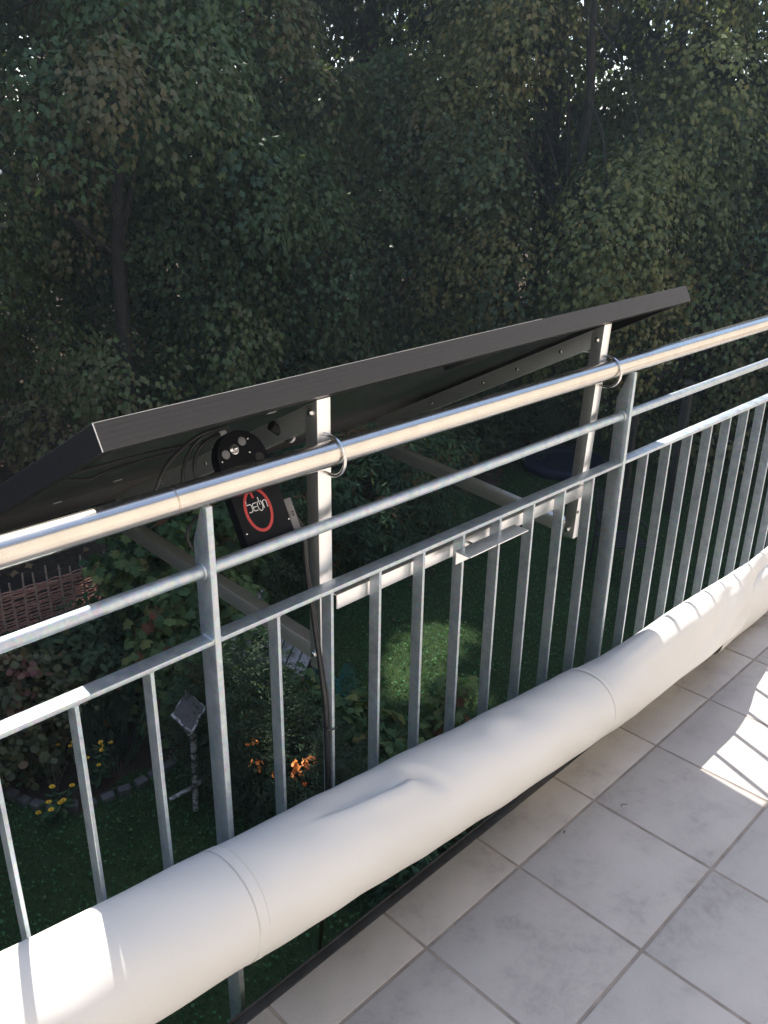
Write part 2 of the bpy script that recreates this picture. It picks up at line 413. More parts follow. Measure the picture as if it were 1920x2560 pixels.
# ------------------------------------------------------------------ rolled-down fabric screen
scr = thing('privacy_screen', 'rolled down white fabric balcony screen sagging along the foot of the railing', 'screen', (1.4, 0.9, 0.0))
CX = [-1.2, 0.2, 0.5, 1.0, 1.4, 1.7, 2.0, 2.3, 2.7, 3.4]; CZ = [0.55, 0.401, 0.358, 0.291, 0.2426, 0.205, 0.183, 0.170, 0.160, 0.155]
RX = [-1.2, 0.2, 0.6, 1.0, 1.4, 1.7, 2.0, 2.4, 3.4]; RR = [0.089, 0.091, 0.0925, 0.0945, 0.0920, 0.0880, 0.0860, 0.086, 0.084]
def centre(x): return 0.9945-np.interp(x, RX, RR), np.interp(x, CX, CZ), np.interp(x, RX, RR)
def sm(a, b, x):
    t = np.clip((x-a)/(b-a), 0, 1); return t*t*(3-2*t)
def wave(x, th):
    d = 0.0012*np.sin(x*9+2*np.sin(th)+1)*np.sin(th*2+x*3) + 0.0009*np.sin(x*23+th*3) + 0.0009*np.sin(x*4.1-th*1.6) + 0.0005*np.sin(x*47-th*5+2*np.sin(x*7))
    # big pressed-in dent with a crisp lower ridge, a slanted crease beside it, shallow ones further along
    td = np.degrees(th)
    low = 101 + (x-0.88)/0.10*5
    d -= 0.021*np.exp(-(np.abs((x-0.875)/0.085))**2.4)*sm(38, 86, td)*(1-sm(low-3.5, low+3.5, td))
    d += 0.0040*np.exp(-((x-0.89)/0.085)**2)*np.exp(-((td-low-10)/10)**2)
    c = (x-1.000) - (td-100)*0.0009
    d -= 0.0150*np.exp(-(np.maximum(c, 0)/0.011)**2)*np.exp(-(np.minimum(c, 0)/0.030)**2)*np.exp(-((td-104)/24)**2)
    d += 0.0065*np.exp(-((x-0.965)/0.020)**2)*np.exp(-((td-96)/20)**2)
    d -= 0.0060*np.exp(-((x-1.20)/0.030)**2)*np.exp(-((td-82)/20)**2)
    d -= 0.0060*np.exp(-((x-1.33)/0.035)**2)*np.exp(-((td-78)/22)**2)
    d -= 0.0030*np.exp(-((x-1.28)/0.08)**2)*np.exp(-((td-112)/16)**2)
    d += 0.0025*np.exp(-((x-1.265)/0.02)**2)*np.exp(-((td-92)/20)**2)
    d -= 0.0022*np.exp(-((x-0.70)/0.05)**2)*np.exp(-((td-88)/26)**2)
    return d
def fabric_sheet(name, x0, x1, nx, nth, thfun, rfun, mat, thick=0.0011, parent=scr):
    xs_ = np.linspace(x0, x1, nx+1); V = []
    t = np.linspace(0, 1, nth+1)
    for x in xs_:
        yc, zc, R = centre(x); a, b = thfun(x)
        th = a + (b-a)*t
        y, z, xo = rfun(x, th, yc, zc, R, t)
        V.append(np.stack([np.full_like(th, x)+xo, y, z], -1))
    V = np.concatenate(V); i = np.arange(nx)[:, None]*(nth+1)+np.arange(nth)[None]
    F = np.stack([i, i+1, i+nth+2, i+nth+1], -1).reshape(-1, 4)
    o = mesh_np(name, V, F, mat, parent, smooth=True)
    if thick:
        md = o.modifiers.new('thickness', 'SOLIDIFY'); md.thickness = thick; md.offset = 0
    return o
_tk = [-70, -30, 0, 40, 70, 90, 110, 130, 145, 160, 195, 220, 245, 275]
_yk = [.945, .972, .980, .966, .945, .922, .893, .868, .857, .849, .838, .832, .842, .880]
_zk = [.145, .170, .205, .243, .268, .290, .290, .268, .243, .215, .176, .152, .138, .132]
_tt = np.linspace(-70, 275, 346); _w = np.ones(13)/13
_ys = np.convolve(np.pad(np.interp(_tt, _tk, _yk), 6, 'edge'), _w, 'valid'); _zs = np.convolve(np.pad(np.interp(_tt, _tk, _zk), 6, 'edge'), _w, 'valid')
def outer_th(x):
    # right of the panel's shadow the front flap is loose: its free edge climbs towards the right
    return math.radians(-70), math.radians(np.interp(x, [2.24, 2.31, 2.38, 2.48, 2.60, 2.70, 2.80, 2.90, 3.3], [275, 252, 236, 215, 188, 162, 138, 116, 98]))
def outer_r(x, th, yc, zc, R, t, extra=0.0):
    td = np.degrees(th)
    r = R + wave(x, th) + extra
    y0, z0 = yc + r*np.cos(th), zc + r*np.sin(th)
    # limp section: round over the top, flat in front
    w = 0.35*wave(x, th) + extra
    w = w - 0.0050*np.exp(-(((td-150) - (2.30-x)*240)/15)**2)*sm(1.95, 2.10, x)
    w = w + 0.0035*np.exp(-(((td-176) - (2.36-x)*240)/20)**2)*sm(1.95, 2.12, x)
    w = w - 0.0022*np.exp(-(((td-170) - (2.52-x)*260)/13)**2)*sm(2.1, 2.3, x)
    w = w + 0.0070*np.exp(-((x-2.56)/0.10)**2)*np.exp(-((td-150)/26)**2)
    back = 0.055*sm(2.10, 2.75, x)
    y1 = np.interp(td, _tt, _ys) + back*np.clip((0.985-np.interp(td, _tt, _ys))/0.12, 0, 1) + w*np.cos(th); z1 = np.interp(td, _tt, _zs) - 1.376*back*np.clip((0.985-np.interp(td, _tt, _ys))/0.12, 0, 1) - 0.020*sm(2.1, 2.7, x) + w*np.sin(th)
    k = sm(1.60, 1.98, x)
    return y0*(1-k)+y1*k, np.maximum(z0*(1-k)+z1*k, 0.008), 0*th
roll = fabric_sheet('fabric_roll', -1.2, 4.5, 660, 150, outer_th, outer_r, FABRIC)
def inner_r(x, th, yc, zc, R, t):
    zt = np.interp(x, [2.15, 2.45, 2.7, 3.3], [0.10, 0.145, 0.19, 0.24])
    w = 1 + 0.05*np.sin(x*21+th*2) + 0.03*np.sin(x*9-th)
    y = 0.930 + 0.044*w*np.cos(th); z = (zt+0.004)/2 + (zt-0.004)/2*np.sin(th)
    return y, np.maximum(z, 0.004), 0*th
fabric_sheet('inner_roll', 2.40, 4.5, 170, 70, lambda x: (0.0, 2*math.pi*0.999), inner_r, FABRIC)
def light_stop_r(x, th, yc, zc, R, t):
    return 0.956 + 0.004*np.sin(x*17) + 0.016*(1-t) - 0.0*th, 0.005 + 0.185*(1-t), 0*th
fabric_sheet('light_stop', 1.44, 2.45, 90, 10, lambda x: (0.0, 1.0), light_stop_r, FABRIC)  # hidden sheet added to stop sunlight leaking under the roll
for xs0, sk in ((0.565, 0.010), (1.622, 0.012)):
    # overlapping weld band of two fabric panels and its stitch line
    def rr(x, th, yc, zc, R, t, sk=sk):
        y, z, xo = outer_r(x, th, yc, zc, R, t, 0.0003); return y, z, xo + sk*np.sin(th)
    fabric_sheet('seam', xs0, xs0+0.020, 6, 120, outer_th, rr, FABRIC, 0.0004)
    path = []
    for th in np.linspace(math.radians(-40), math.radians(270), 90):
        yc, zc, R = centre(xs0); y, z, _ = outer_r(xs0, np.array([th]), yc, zc, R, None, 0.0004)
        path.append((xs0-0.0006+sk*math.sin(th), y[0], z[0]))
    MB().tube(path, 0.00038, 5).build('stitching', THREAD, scr)

# ------------------------------------------------------------------ solar panel, its mount, inverter, cables
TL = np.array((0.5064, 1.0390, 1.1402)); th_ = 0.4859; L = 1.6077; WID = 1.0; FT = 0.040
AX = np.array((L, 0.0002, 0.0225)); AX /= np.linalg.norm(AX)
DD = np.array((0, math.cos(th_), -math.sin(th_))); DD -= AX*AX.dot(DD); DD /= np.linalg.norm(DD)
NN = np.cross(AX, DD)
def pp(a, d, n): return TL + AX*a + DD*d + NN*n
panel = thing('solar_panel', 'black framed solar panel tilted outward over the balcony railing', 'solar panel', tuple(pp(L/2, WID/2, -FT)))
def slab(mb, a0, a1, d0, d1, n0, n1):
    return mb.obox(pp((a0+a1)/2, (d0+d1)/2, (n0+n1)/2), AX, (a1-a0)/2, DD, (d1-d0)/2, NN, (n1-n0)/2)
def frame_rail(a0, a1, d0, d1, lip):
    m = MB()
    # side wall with four shallow grooves on its outer face, plus the inward bottom lip
    slab(m, a0, a1, d0, d1, -FT, 0)
    m2 = MB(); slab(m2, *lip, -FT, -FT+0.002)
    m.v_l = m2
    return m, m2
fr, lp = frame_rail(0, L, 0, 0.0018, (0.0018, L-0.0018, 0.0019, 0.030))
o = fr.build('frame_rail', FRAME, panel, 0.0004, 1); lp.build('frame_lip', FRAME, o)
for k, nn_ in enumerate((-0.0085, -0.0165, -0.0245, -0.0325)):
    g = MB(); slab(g, 0.001, L-0.001, -0.00025, 0.0002, nn_-0.00045, nn_+0.00045); g.build('frame_groove', GROOVE, o)
fr, lp = frame_rail(0, L, WID-0.0018, WID, (0.0018, L-0.0018, WID-0.030, WID-0.0019))
o = fr.build('frame_rail', FRAME, panel, 0.0004, 1); lp.build('frame_lip', FRAME, o)
fr, lp = frame_rail(0, 0.0018, 0.0019, WID-0.0019, (0.0019, 0.022, 0.0305, WID-0.0305))
o = fr.build('frame_rail', FRAME, panel, 0.0004, 1); lp.build('frame_lip', FRAME, o)
fr, lp = frame_rail(L-0.0018, L, 0.0019, WID-0.0019, (L-0.022, L-0.0019, 0.0305, WID-0.0305))
o = fr.build('frame_rail', FRAME, panel, 0.0004, 1); lp.build('frame_lip', FRAME, o)
m = MB(); slab(m, 0.0019, L-0.0019, 0.0019, WID-0.0019, -0.0045, -0.0012); m.build('glass_front', GLASS, panel)
m = MB(); slab(m, 0.002, L-0.002, 0.002, WID-0.002, -0.0065, -0.0046); m.build('backsheet', BACK, panel)
# worn bright aluminium at the mitred corner edge and the upper arris
WORN = simple('bare_aluminium_edge', (0.7, 0.7, 0.7), 0.35, 1.0)
m = MB(); slab(m, -0.0006, 0.0010, -0.0007, 0.0006, -FT, 0.0002); m.build('corner_edge', WORN, panel)
m = MB(); slab(m, 0.001, L*0.62, -0.0006, 0.0008, -0.0001, 0.0005); m.build('upper_edge', WORN, panel)
m = MB(); slab(m, 0.95, 1.06, 0.16, 0.26, -0.024, -0.0066); m.build('junction_box', RUBBER, panel, 0.003)
for a_, d_ in ((0.30, 0.04), (0.36, 0.33), (0.22, 0.47), (0.14, 0.58)):
    m = MB(); slab(m, a_, a_+0.016, d_, d_+0.006, -FT-0.0012, -FT-0.0001); m.build('drain_slot', WORN, panel)

mount = thing('panel_mount', 'bare aluminium support frame bolted to the outside of the handrail', 'mounting frame', (1.3, 1.06, 0.6))
def under_z(x, y):
    """underside of the panel frame at x, y"""
    q = pp(0, 0, -FT); return q[2] - (NN[0]*(x-q[0]) + NN[1]*(y-q[1]))/NN[2]
def bolt(name, c, ax, r, h, parent, mat=SCREW):
    c = np.array(c, float); ax = np.array(ax, float)
    MB().tube([c, c+ax*h*0.35, c+ax*h*0.75, c+ax*h], [r, r, r*0.8, r*0.35], 14).build(name, mat, parent)
UX = [((0.8978, 0.9279), (0.8985, 0.9290), 0.575), ((1.7595, 1.7905), (1.7235, 1.7515), 0.585)]
for k, ((xt0, xt1), (xb0, xb1), zb) in enumerate(UX):
    y0, y1 = 1.045, 1.0752
    zt0, zt1 = under_z(xt0, y0)-0.001, under_z(xt0, y1)-0.001
    u = MB()
    v = [(xb0, y0, zb), (xb1, y0, zb), (xb1, y1, zb), (xb0, y1, zb), (xt0, y0, zt0), (xt1, y0, zt0), (xt1, y1, zt1), (xt0, y1, zt1)]
    u.add(v, [(3, 2, 1, 0), (4, 5, 6, 7), (0, 1, 5, 4), (1, 2, 6, 5), (2, 3, 7, 6), (3, 0, 4, 7)])
    up = u.build('upright', ALUV, mount, 0.0012)
    xc = (xt0+xt1)/2; xcb = (xb0+xb1)/2
    def xat(z, a=xc, b=xcb, zb=zb): return b + (a-b)*(z-zb)/(1.1-zb)
    bolt('bolt', (xt0-0.0004, 1.060, 1.072), (-1, 0, 0), 0.0068, 0.006, up)
    bolt('bolt', (xat(0.606)-0.0150, 1.063, 0.606), (-1, 0, 0), 0.0068, 0.006, up)
    # rubber pad between tube and upright
    MB().box(xat(HZ)-0.0165, xat(HZ)+0.0165, 1.0400, 1.0449, HZ-0.013, HZ+0.004).build('rubber_pad', RUBBER, mount, 0.001)
    # U bolt round the handrail, threaded ends standing out behind
    cz = 1.0015; rr_ = 0.0345; pts = [(xat(cz+rr_), 1.098, cz+rr_), (xat(cz+rr_), 1.045, cz+rr_)]
    pts += [(xat(cz+rr_*math.sin(a)), 1.0285-rr_*math.cos(a), cz+rr_*math.sin(a)) for a in np.linspace(math.pi/2, -math.pi/2, 25)]
    pts += [(xat(cz-rr_), 1.045, cz-rr_), (xat(cz-rr_), 1.098, cz-rr_)]
    MB().tube(pts, 0.0033, 12).build('u_bolt', SCREW, mount)
    for s_ in (1, -1):
        z_ = cz+s_*rr_
        MB().tube([(xat(z_), 1.0756, z_), (xat(z_), 1.0815, z_)], 0.0068, 6).build('nut', SCREW, mount)
    # beam under the panel, and the strut from the foot of the upright to the beam's outer end
    bx = xc
    st = np.array((bx, 1.078, under_z(bx, 1.078)-0.001)); en = st + DD*0.80
    b = MB(); cen = (st+en)/2 - NN*0.019
    b.obox(cen, AX, 0.0145, DD, 0.40, NN, 0.019); bm_ = b.build('beam', ALU, mount, 0.0012)
    for d_ in (0.10, 0.24, 0.36, 0.56):
        c = st + DD*d_ - NN*0.019; bolt('bolt', (c[0]-0.0146, c[1], c[2]), (-1, 0, 0), 0.0045, 0.0015, bm_)
    s0 = np.array((xcb, 1.0757, 0.6065)); s1 = np.array((bx, 1.80, 0.6380))
    b = MB(); dv = s1-s0; ln = np.linalg.norm(dv); dv /= ln; sx = np.array((1.0, 0, 0)); sx -= dv*dv[0]; sx /= np.linalg.norm(sx); sz = np.cross(sx, dv)
    b.obox((s0+s1)/2, sx, 0.0140, dv, ln/2, sz, 0.0165); b.build('strut', ALU, mount, 0.0012)
# cross bar behind the balusters: L section, flat face towards the balcony
MB().box(0.9292, 1.7350, 1.0335, 1.0362, 0.7005, 0.7295).build('cross_bar', ALU, mount, 0.0005)
MB().box(0.9292, 1.7350, 1.0364, 1.0660, 0.7270, 0.7295).build('cross_bar_flange', ALU, mount, 0.0005)
bolt('bolt', (1.7385, 1.0449, 0.712), (0, -1, 0), 0.0050, 0.005, mount)
bolt('bolt', (1.7430, 1.0449, 0.733), (0, -1, 0), 0.0042, 0.003, mount)
bolt('bolt', (1.7330, 1.0449, 0.655), (0, -1, 0), 0.0042, 0.0015, mount, GREYALU)
# clamp angle on the balcony side of the balusters
ca = MB(); ca.prism([(0.9990, 0.7060), (0.9990, 0.7365), (0.9600, 0.7365), (0.9600, 0.7335), (0.9963, 0.7335), (0.9963, 0.7060)], (1.2145, 0, 0), (0, 1, 0), (0, 0, 1), (1, 0, 0), 0.191)
cl_ = ca.build('clamp_angle', ALU, mount, 0.0005, 1)
MB().tube([(1.292, 1.050, 0.720), (1.292, 0.988, 0.720)], 0.0032, 10).build('clamp_bolt', SCREW, cl_)
bolt('bolt', (1.300, 0.9600, 0.7350), (0, -1, 0), 0.0022, 0.0012, cl_, GREYALU)

# microinverter: plate hanging at right angles under the panel
EI = 0.1145
def ip(x, h, out=0.0):
    """point on the inverter face: x along the rail, h below the panel's glass edge, out towards the viewer"""
    base = TL + DD*EI; a = (x-base[0])
    return np.array((x, base[1] + AX[1]/AX[0]*a, base[2] + AX[2]/AX[0]*a)) - NN*h - DD*out
IX0, IX1 = 0.737, 0.832
inv = thing('microinverter', 'black microinverter with a red ring and white lettering hanging under the panel', 'inverter', tuple(ip(0.795, 0.24)))
mid = (IX0+IX1)/2; hw = (IX1-IX0)/2
poly = [(IX0, 0.240), (IX1, 0.240), (IX1, 0.0915)] + [(mid+hw*math.cos(a), 0.0915-hw*1.0*math.sin(a)) for a in np.linspace(0.15, math.pi-0.15, 14)] + [(IX0, 0.0915)]
m = MB(); O = ip(0, 0, 0)
m.prism([(a, b) for a, b in poly], O, (1, AX[1]/AX[0], AX[2]/AX[0]), -NN, DD, 0.022); m.build('body', BLACKBOX, inv, 0.0015)
m = MB(); m.prism([(IX1+0.0006, 0.165), (IX1+0.021, 0.165), (IX1+0.021, 0.238), (IX1+0.0006, 0.238)], ip(0, 0, -0.004), (1, 0, 0), -NN, DD, 0.03); sb = m.build('side_bracket', GREYALU, inv, 0.001)
for hh in (0.2, 0.205): 
    q = ip(IX1+0.011, hh, -0.0039); bolt('slot', q, -DD, 0.0022, 0.0006, sb, GROOVE)
def stroke(name, pts, w, mat, out=0.0003, closed=False):
    """printed flat stroke on the inverter face from a polyline of (x,h)"""
    P = [np.array(p, float) for p in pts]; n = len(P); left = []; right = []
    for i in range(n):
        a = P[i-1] if (i > 0 or closed) else P[i]; b = P[(i+1) % n] if (i < n-1 or closed) else P[i]
        if i == 0 and not closed: d0 = P[1]-P[0]; d1 = d0
        elif i == n-1 and not closed: d0 = P[-1]-P[-2]; d1 = d0
        else: d0 = P[i]-a; d1 = b-P[i]
        d0 = d0/np.linalg.norm(d0); d1 = d1/np.linalg.norm(d1)
        n0 = np.array((-d0[1], d0[0])); n1 = np.array((-d1[1], d1[0])); mm_ = n0+n1; mm_ /= max(np.linalg.norm(mm_), 1e-6)
        k = w/2/max(0.5, mm_.dot(n0)); left.append(P[i]+mm_*k); right.append(P[i]-mm_*k)
    v = [ip(a[0], a[1], out) for a in left] + [ip(a[0], a[1], out) for a in right]
    f = [(i, (i+1) % n, n+(i+1) % n, n+i) for i in range(n if closed else n-1)]
    mb = MB(); mb.add(v, f); return mb
RC = (0.7785, 0.178); RR0 = 0.0238; RH0 = 0.0345
ring = [(RC[0]+RR0*math.cos(a), RC[1]-RH0*math.sin(a)) for a in np.linspace(0, 2*math.pi, 49)[:-1]]
lg = stroke('ring', ring, 0.0050, RED, closed=True).build('red_ring', RED, inv, recalc=False)
stroke('drop', [(RC[0]-0.0040, RC[1]-0.0335), (RC[0]-0.0034, RC[1]-0.0250), (RC[0]-0.0026, RC[1]-0.0205)], 0.0042, RED, 0.0004).build('red_drop', RED, inv, recalc=False)
lx = RC[0]-0.0185; hb = RC[1]+0.0005; xh = 0.0125; sw = 0.0012     # baseline hb, letters rise to smaller h
letters = {
 'letter_b': [[(0, -0.0195), (0, -xh+0.0012), (0, -xh), (0.0062, -xh), (0.0080, -xh+0.002), (0.0080, -0.0020), (0.0062, 0), (0.0002, 0)]],
 'letter_e': [[(0.0178, 0), (0.0118, 0), (0.0102, -0.0018), (0.0102, -xh+0.0018), (0.0118, -xh), (0.0178, -xh)], [(0.0104, -xh/2), (0.0172, -xh/2)]],
 'letter_n': [[(0.0304, 0.0), (0.0304, -xh+0.002), (0.0320, -xh), (0.0356, -xh), (0.0374, -xh+0.002), (0.0374, 0.0)]]}
for nm, sts in letters.items():
    mb = MB()
    for st_ in sts:
        q = stroke(nm, [(lx+a, hb+b) for a, b in st_], sw, WHITEPR, 0.0004); mb.add(q.v, q.f)
    mb.build('lettering', WHITEPR, inv, recalc=False)
oc = (lx+0.0240, hb-xh/2); mb = stroke('o', [(oc[0]+0.0047*math.sin(a), oc[1]+0.0088*-math.cos(a)) for a in np.linspace(0.55, 2*math.pi-0.55, 24)], sw, WHITEPR, 0.0004)
q = stroke('i', [(oc[0], oc[1]-0.0140), (oc[0], oc[1]-0.0010)], sw, WHITEPR, 0.0004); mb.add(q.v, q.f); mb.build('lettering', WHITEPR, inv, recalc=False)
bolt('bolt', ip(0.773, 0.074, 0.0003), -DD, 0.0085, 0.0035, inv); bolt('bolt', ip(0.773, 0.074, 0.0034), -DD, 0.0045, 0.005, inv)
for (x_, h_) in ((0.755, 0.0785), (0.792, 0.0645)):
    bolt('keyhole', ip(x_, h_, 0.0002), -DD, 0.0075, 0.0008, inv, GREYALU)
for (x_, h_) in ((0.815, 0.097),): bolt('plug', ip(x_, h_, 0.0002), -DD, 0.0085, 0.0008, inv, RUBBER)
for (x_, h_) in ((0.744, 0.088), (0.804, 0.063), (0.799, 0.085), (0.757, 0.105), (0.7425, 0.209), (0.828, 0.209)):
    bolt('screw', ip(x_, h_, 0.0002), -DD, 0.0018, 0.0012, inv)

def spline(pts, n=8):
    P = [np.array(p, float) for p in pts]; P = [2*P[0]-P[1]] + P + [2*P[-1]-P[-2]]; out = []
    for i in range(1, len(P)-2):
        for t in np.linspace(0, 1, n, endpoint=False):
            a, b, c, d = P[i-1], P[i], P[i+1], P[i+2]
            out.append(0.5*((2*b)+(-a+c)*t+(2*a-5*b+4*c-d)*t*t+(-a+3*b-3*c+d)*t**3))
    out.append(P[-2]); return out
loom = thing('panel_leads', 'looped black panel leads hanging under the solar panel beside the inverter', 'cables', (0.7, 1.15, 1.0))
for pts in ([(0.640, 1.17, 0.93), (0.647, 1.14, 0.978), (0.667, 1.14, 1.012), (0.699, 1.14, 1.035), (0.735, 1.14, 1.050), (0.789, 1.145, 1.051)],
            [(0.700, 1.17, 0.92), (0.707, 1.16, 0.97), (0.712, 1.16, 0.995), (0.729, 1.16, 1.023), (0.757, 1.16, 1.038), (0.803, 1.16, 1.041)],
            [(0.740, 1.16, 0.93), (0.727, 1.15, 0.975), (0.726, 1.15, 1.000), (0.737, 1.15, 1.023), (0.765, 1.15, 1.036), (0.795, 1.15, 1.040)],
            [(0.775, 1.26, 0.985), (0.703, 1.30, 0.968), (0.656, 1.30, 0.966), (0.616, 1.30, 0.960), (0.569, 1.30, 0.972)],
            [(0.800, 1.22, 1.005), (0.72, 1.25, 0.998), (0.65, 1.265, 0.992), (0.59, 1.28, 0.985), (0.54, 1.30, 0.978)],
            [(0.86, 1.17, 0.90), (0.885, 1.16, 0.915), (0.905, 1.15, 0.945), (0.915, 1.14, 0.975)],
            [(0.735, 1.17, 0.90), (0.715, 1.17, 0.875), (0.722, 1.17, 0.845), (0.750, 1.17, 0.835)]):
    MB().tube(spline(pts), 0.0032, 8).build('lead', CABLE, loom)
MB().tube([(0.778, 1.147, 1.0405), (0.787, 1.147, 1.0405)], 0.0046, 12).build('white_tag', WHITEPR, loom)
MB().tube([(0.888, 1.155, 1.030), (0.925, 1.150, 1.000)], 0.0095, 12).build('connector', RUBBER, loom)
MB().tube([(0.926, 1.150, 0.999), (0.929, 1.150, 0.996)], 0.0075, 12).build('connector_seal', WHITEPR, loom)

pc = thing('power_cable', 'black power cable tied to a baluster below the left upright', 'cable', (0.886, 1.01, 0.1))
path = spline([(0.850, 1.150, 0.900), (0.874, 1.110, 0.900), (0.884, 1.082, 0.875), (0.8855, 1.070, 0.851), (0.882, 1.060, 0.786), (0.880, 1.045, 0.721), (0.8815, 1.035, 0.653), (0.8820, 1.025, 0.590), (0.8795, 1.012, 0.524), (0.8800, 1.010, 0.419), (0.8805, 1.010, 0.349), (0.8805, 1.012, 0.20), (0.878, 1.02, 0.05), (0.87, 1.03, -0.1), (0.86, 1.05, -0.6)])
MB().tube(path, 0.0052, 12).build('sheath', CABLE, pc)
tz = 0.477
tie = [(0.8740, 1.003, tz+0.002), (0.8740, 1.030, tz+0.004), (0.8935, 1.030, tz+0.001), (0.8935, 0.9985, tz-0.001), (0.8790, 0.9985, tz), (0.8740, 1.003, tz+0.002)]
MB().tube(tie, 0.0017, 6).build('cable_tie', CABLE, pc)

# small debris lying on the tiles
tag(MB().tube(spline([(1.606, 0.757, 0.0012), (1.612, 0.761, 0.0016), (1.619, 0.758, 0.0014), (1.624, 0.751, 0.0012)]), 0.0006, 5).build('dry_stalk', DEBRIS), 'short curled dry stalk lying on a pale floor tile', 'debris')
DX, DY = 1.430, 0.804
d = MB(); d.tube([(DX, DY, 0.0020), (DX+0.004, DY+0.002, 0.0030), (DX+0.009, DY+0.003, 0.0020)], [0.0010, 0.0018, 0.0009], 7)
tag(d.build('dry_seed', DEBRIS), 'tiny dark dry seed lying on a floor tile', 'debris')


# ------------------------------------------------------------------ foliage
def leaf_mesh(name, P, A, N, size, tint, mat, parent=None, kind='lobed', wid=0.85, fold=0.16, kindtag=None):
    """one small folded leaf per row: base point P, long axis A, face normal N"""
    A = unit(A); N = unit(N - A*(N*A).sum(-1, keepdims=True)); Sd = np.cross(A, N)
    s = np.asarray(size).reshape(-1, 1)
    if kind == 'lobed':      # maple / vine like: base, side lobe, notch, tip on each half
        st = [(0, 0, 0), (0.42, 0.55*wid, 1), (0.62, 0.24*wid, 0.45), (1, 0, 0.0), (0.62, -0.24*wid, 0.45), (0.42, -0.55*wid, 1)]
        F0 = [(0, 3, 2, 1), (0, 5, 4, 3)]
    elif kind == 'oval':
        st = [(0, 0, 0), (0.35, 0.5*wid, 1), (0.75, 0.36*wid, 0.8), (1, 0, 0), (0.75, -0.36*wid, 0.8), (0.35, -0.5*wid, 1)]
        F0 = [(0, 3, 2, 1), (0, 5, 4, 3)]
    elif kind == 'round':
        st = [(0.08, 0, 0), (0.0, 0.32*wid, 0.6), (0.45, 0.55*wid, 1), (0.9, 0.33*wid, 0.6), (1, 0, 0), (0.9, -0.33*wid, 0.6), (0.45, -0.55*wid, 1), (0.0, -0.32*wid, 0.6)]
        F0 = [(0, 3, 2, 1), (0, 4, 4, 3), (0, 7, 6, 5), (0, 5, 4, 4)]
        F0 = [(0, 3, 2, 1), (0, 7, 6, 5), (0, 5, 4, 3)]
    elif kind == 'vine':     # five-lobed vine leaf, triangles round the midrib
        h = [(0.02, 0.26, 0.5), (0.14, 0.60, 1.0), (0.33, 0.36, 0.5), (0.60, 0.52, 0.9), (0.72, 0.22, 0.4)]
        st = [(0.06, 0, 0)] + [(a, b*wid, c) for a, b, c in h] + [(1, 0, 0), (0.45, 0, 0)] + [(a, -b*wid, c) for a, b, c in h]
        R_ = [(0, 2, 1), (0, 3, 2), (0, 7, 3), (7, 4, 3), (7, 5, 4), (7, 6, 5)]
        F0 = R_ + [tuple({1: 8, 2: 9, 3: 10, 4: 11, 5: 12}.get(i, i) for i in q[::-1]) for q in R_]
    else:                    # slim blade
        st = [(0, 0, 0), (0.5, 0.5*wid, 1), (1, 0, 0), (0.5, -0.5*wid, 1)]
        F0 = [(0, 1, 2, 3)]
    n = len(P); m = len(st)
    V = np.empty((n, m, 3))
    for j, (a, b, c) in enumerate(st):
        V[:, j] = P + A*s*a + Sd*s*b - N*s*(fold*c) - N*s*0.12*a*a
    k_ = len(F0[0]); F = (np.arange(n)[:, None, None]*m + np.array(F0)[None]).reshape(-1, k_)
    o = mesh_np(name, V.reshape(-1, 3), F, mat, parent, np.repeat(tint, m), tri=(k_ == 3))
    if kindtag: o['kind'] = kindtag
    return o
PATCH = [np.array((5.00, 4.52, GZ)), np.array((5.22, 4.64, GZ)), np.array((5.60, 4.72, GZ)), np.array((5.40, 4.82, GZ)), np.array((4.86, 4.42, GZ)), np.array((5.80, 4.62, GZ)), np.array((5.1, 3.95, GZ)), np.array((2.98, 3.66, -2.38)), np.array((2.86, 3.96, -2.38)),
    np.array((10.4, 6.5, 3.0)), np.array((10.1, 6.9, 2.3)), np.array((4.3, 10.1, 2.9)), np.array((5.0, 10.0, 1.8)), np.array((5.2, 9.4, 0.3)), np.array((9.6, 10.4, 2.2)), np.array((12.2, 5.6, 1.9)), np.array((8.9, 10.2, 3.1)),
    np.array((10.9, 15.8, GZ)), np.array((12.2, 16.2, GZ)), np.array((9.6, 15.4, GZ)), np.array((15.0, 16.0, GZ)), np.array((14.1, 7.2, -1.9)), np.array((14.4, 6.7, -2.3))]
PATCHR = [0.24, 0.22, 0.28, 0.18, 0.16, 0.18, 0.12, 0.11, 0.09, 0.12, 0.09, 0.12, 0.08, 0.07, 0.08, 0.08, 0.09, 0.35, 0.3, 0.3, 0.35, 0.2, 0.2]
SD = np.array(SUND)
def sun_hole(P, margin=0.0):
    keep = np.ones(len(P), bool)
    for g, r in zip(PATCH, PATCHR):
        d = P - g; t = d@SD; q = d - t[:, None]*SD
        keep &= np.linalg.norm(q, axis=1) > (r+margin)*(1+0.25*np.sin(P[:, 2]*3.0+P[:, 0]*2))
    return keep
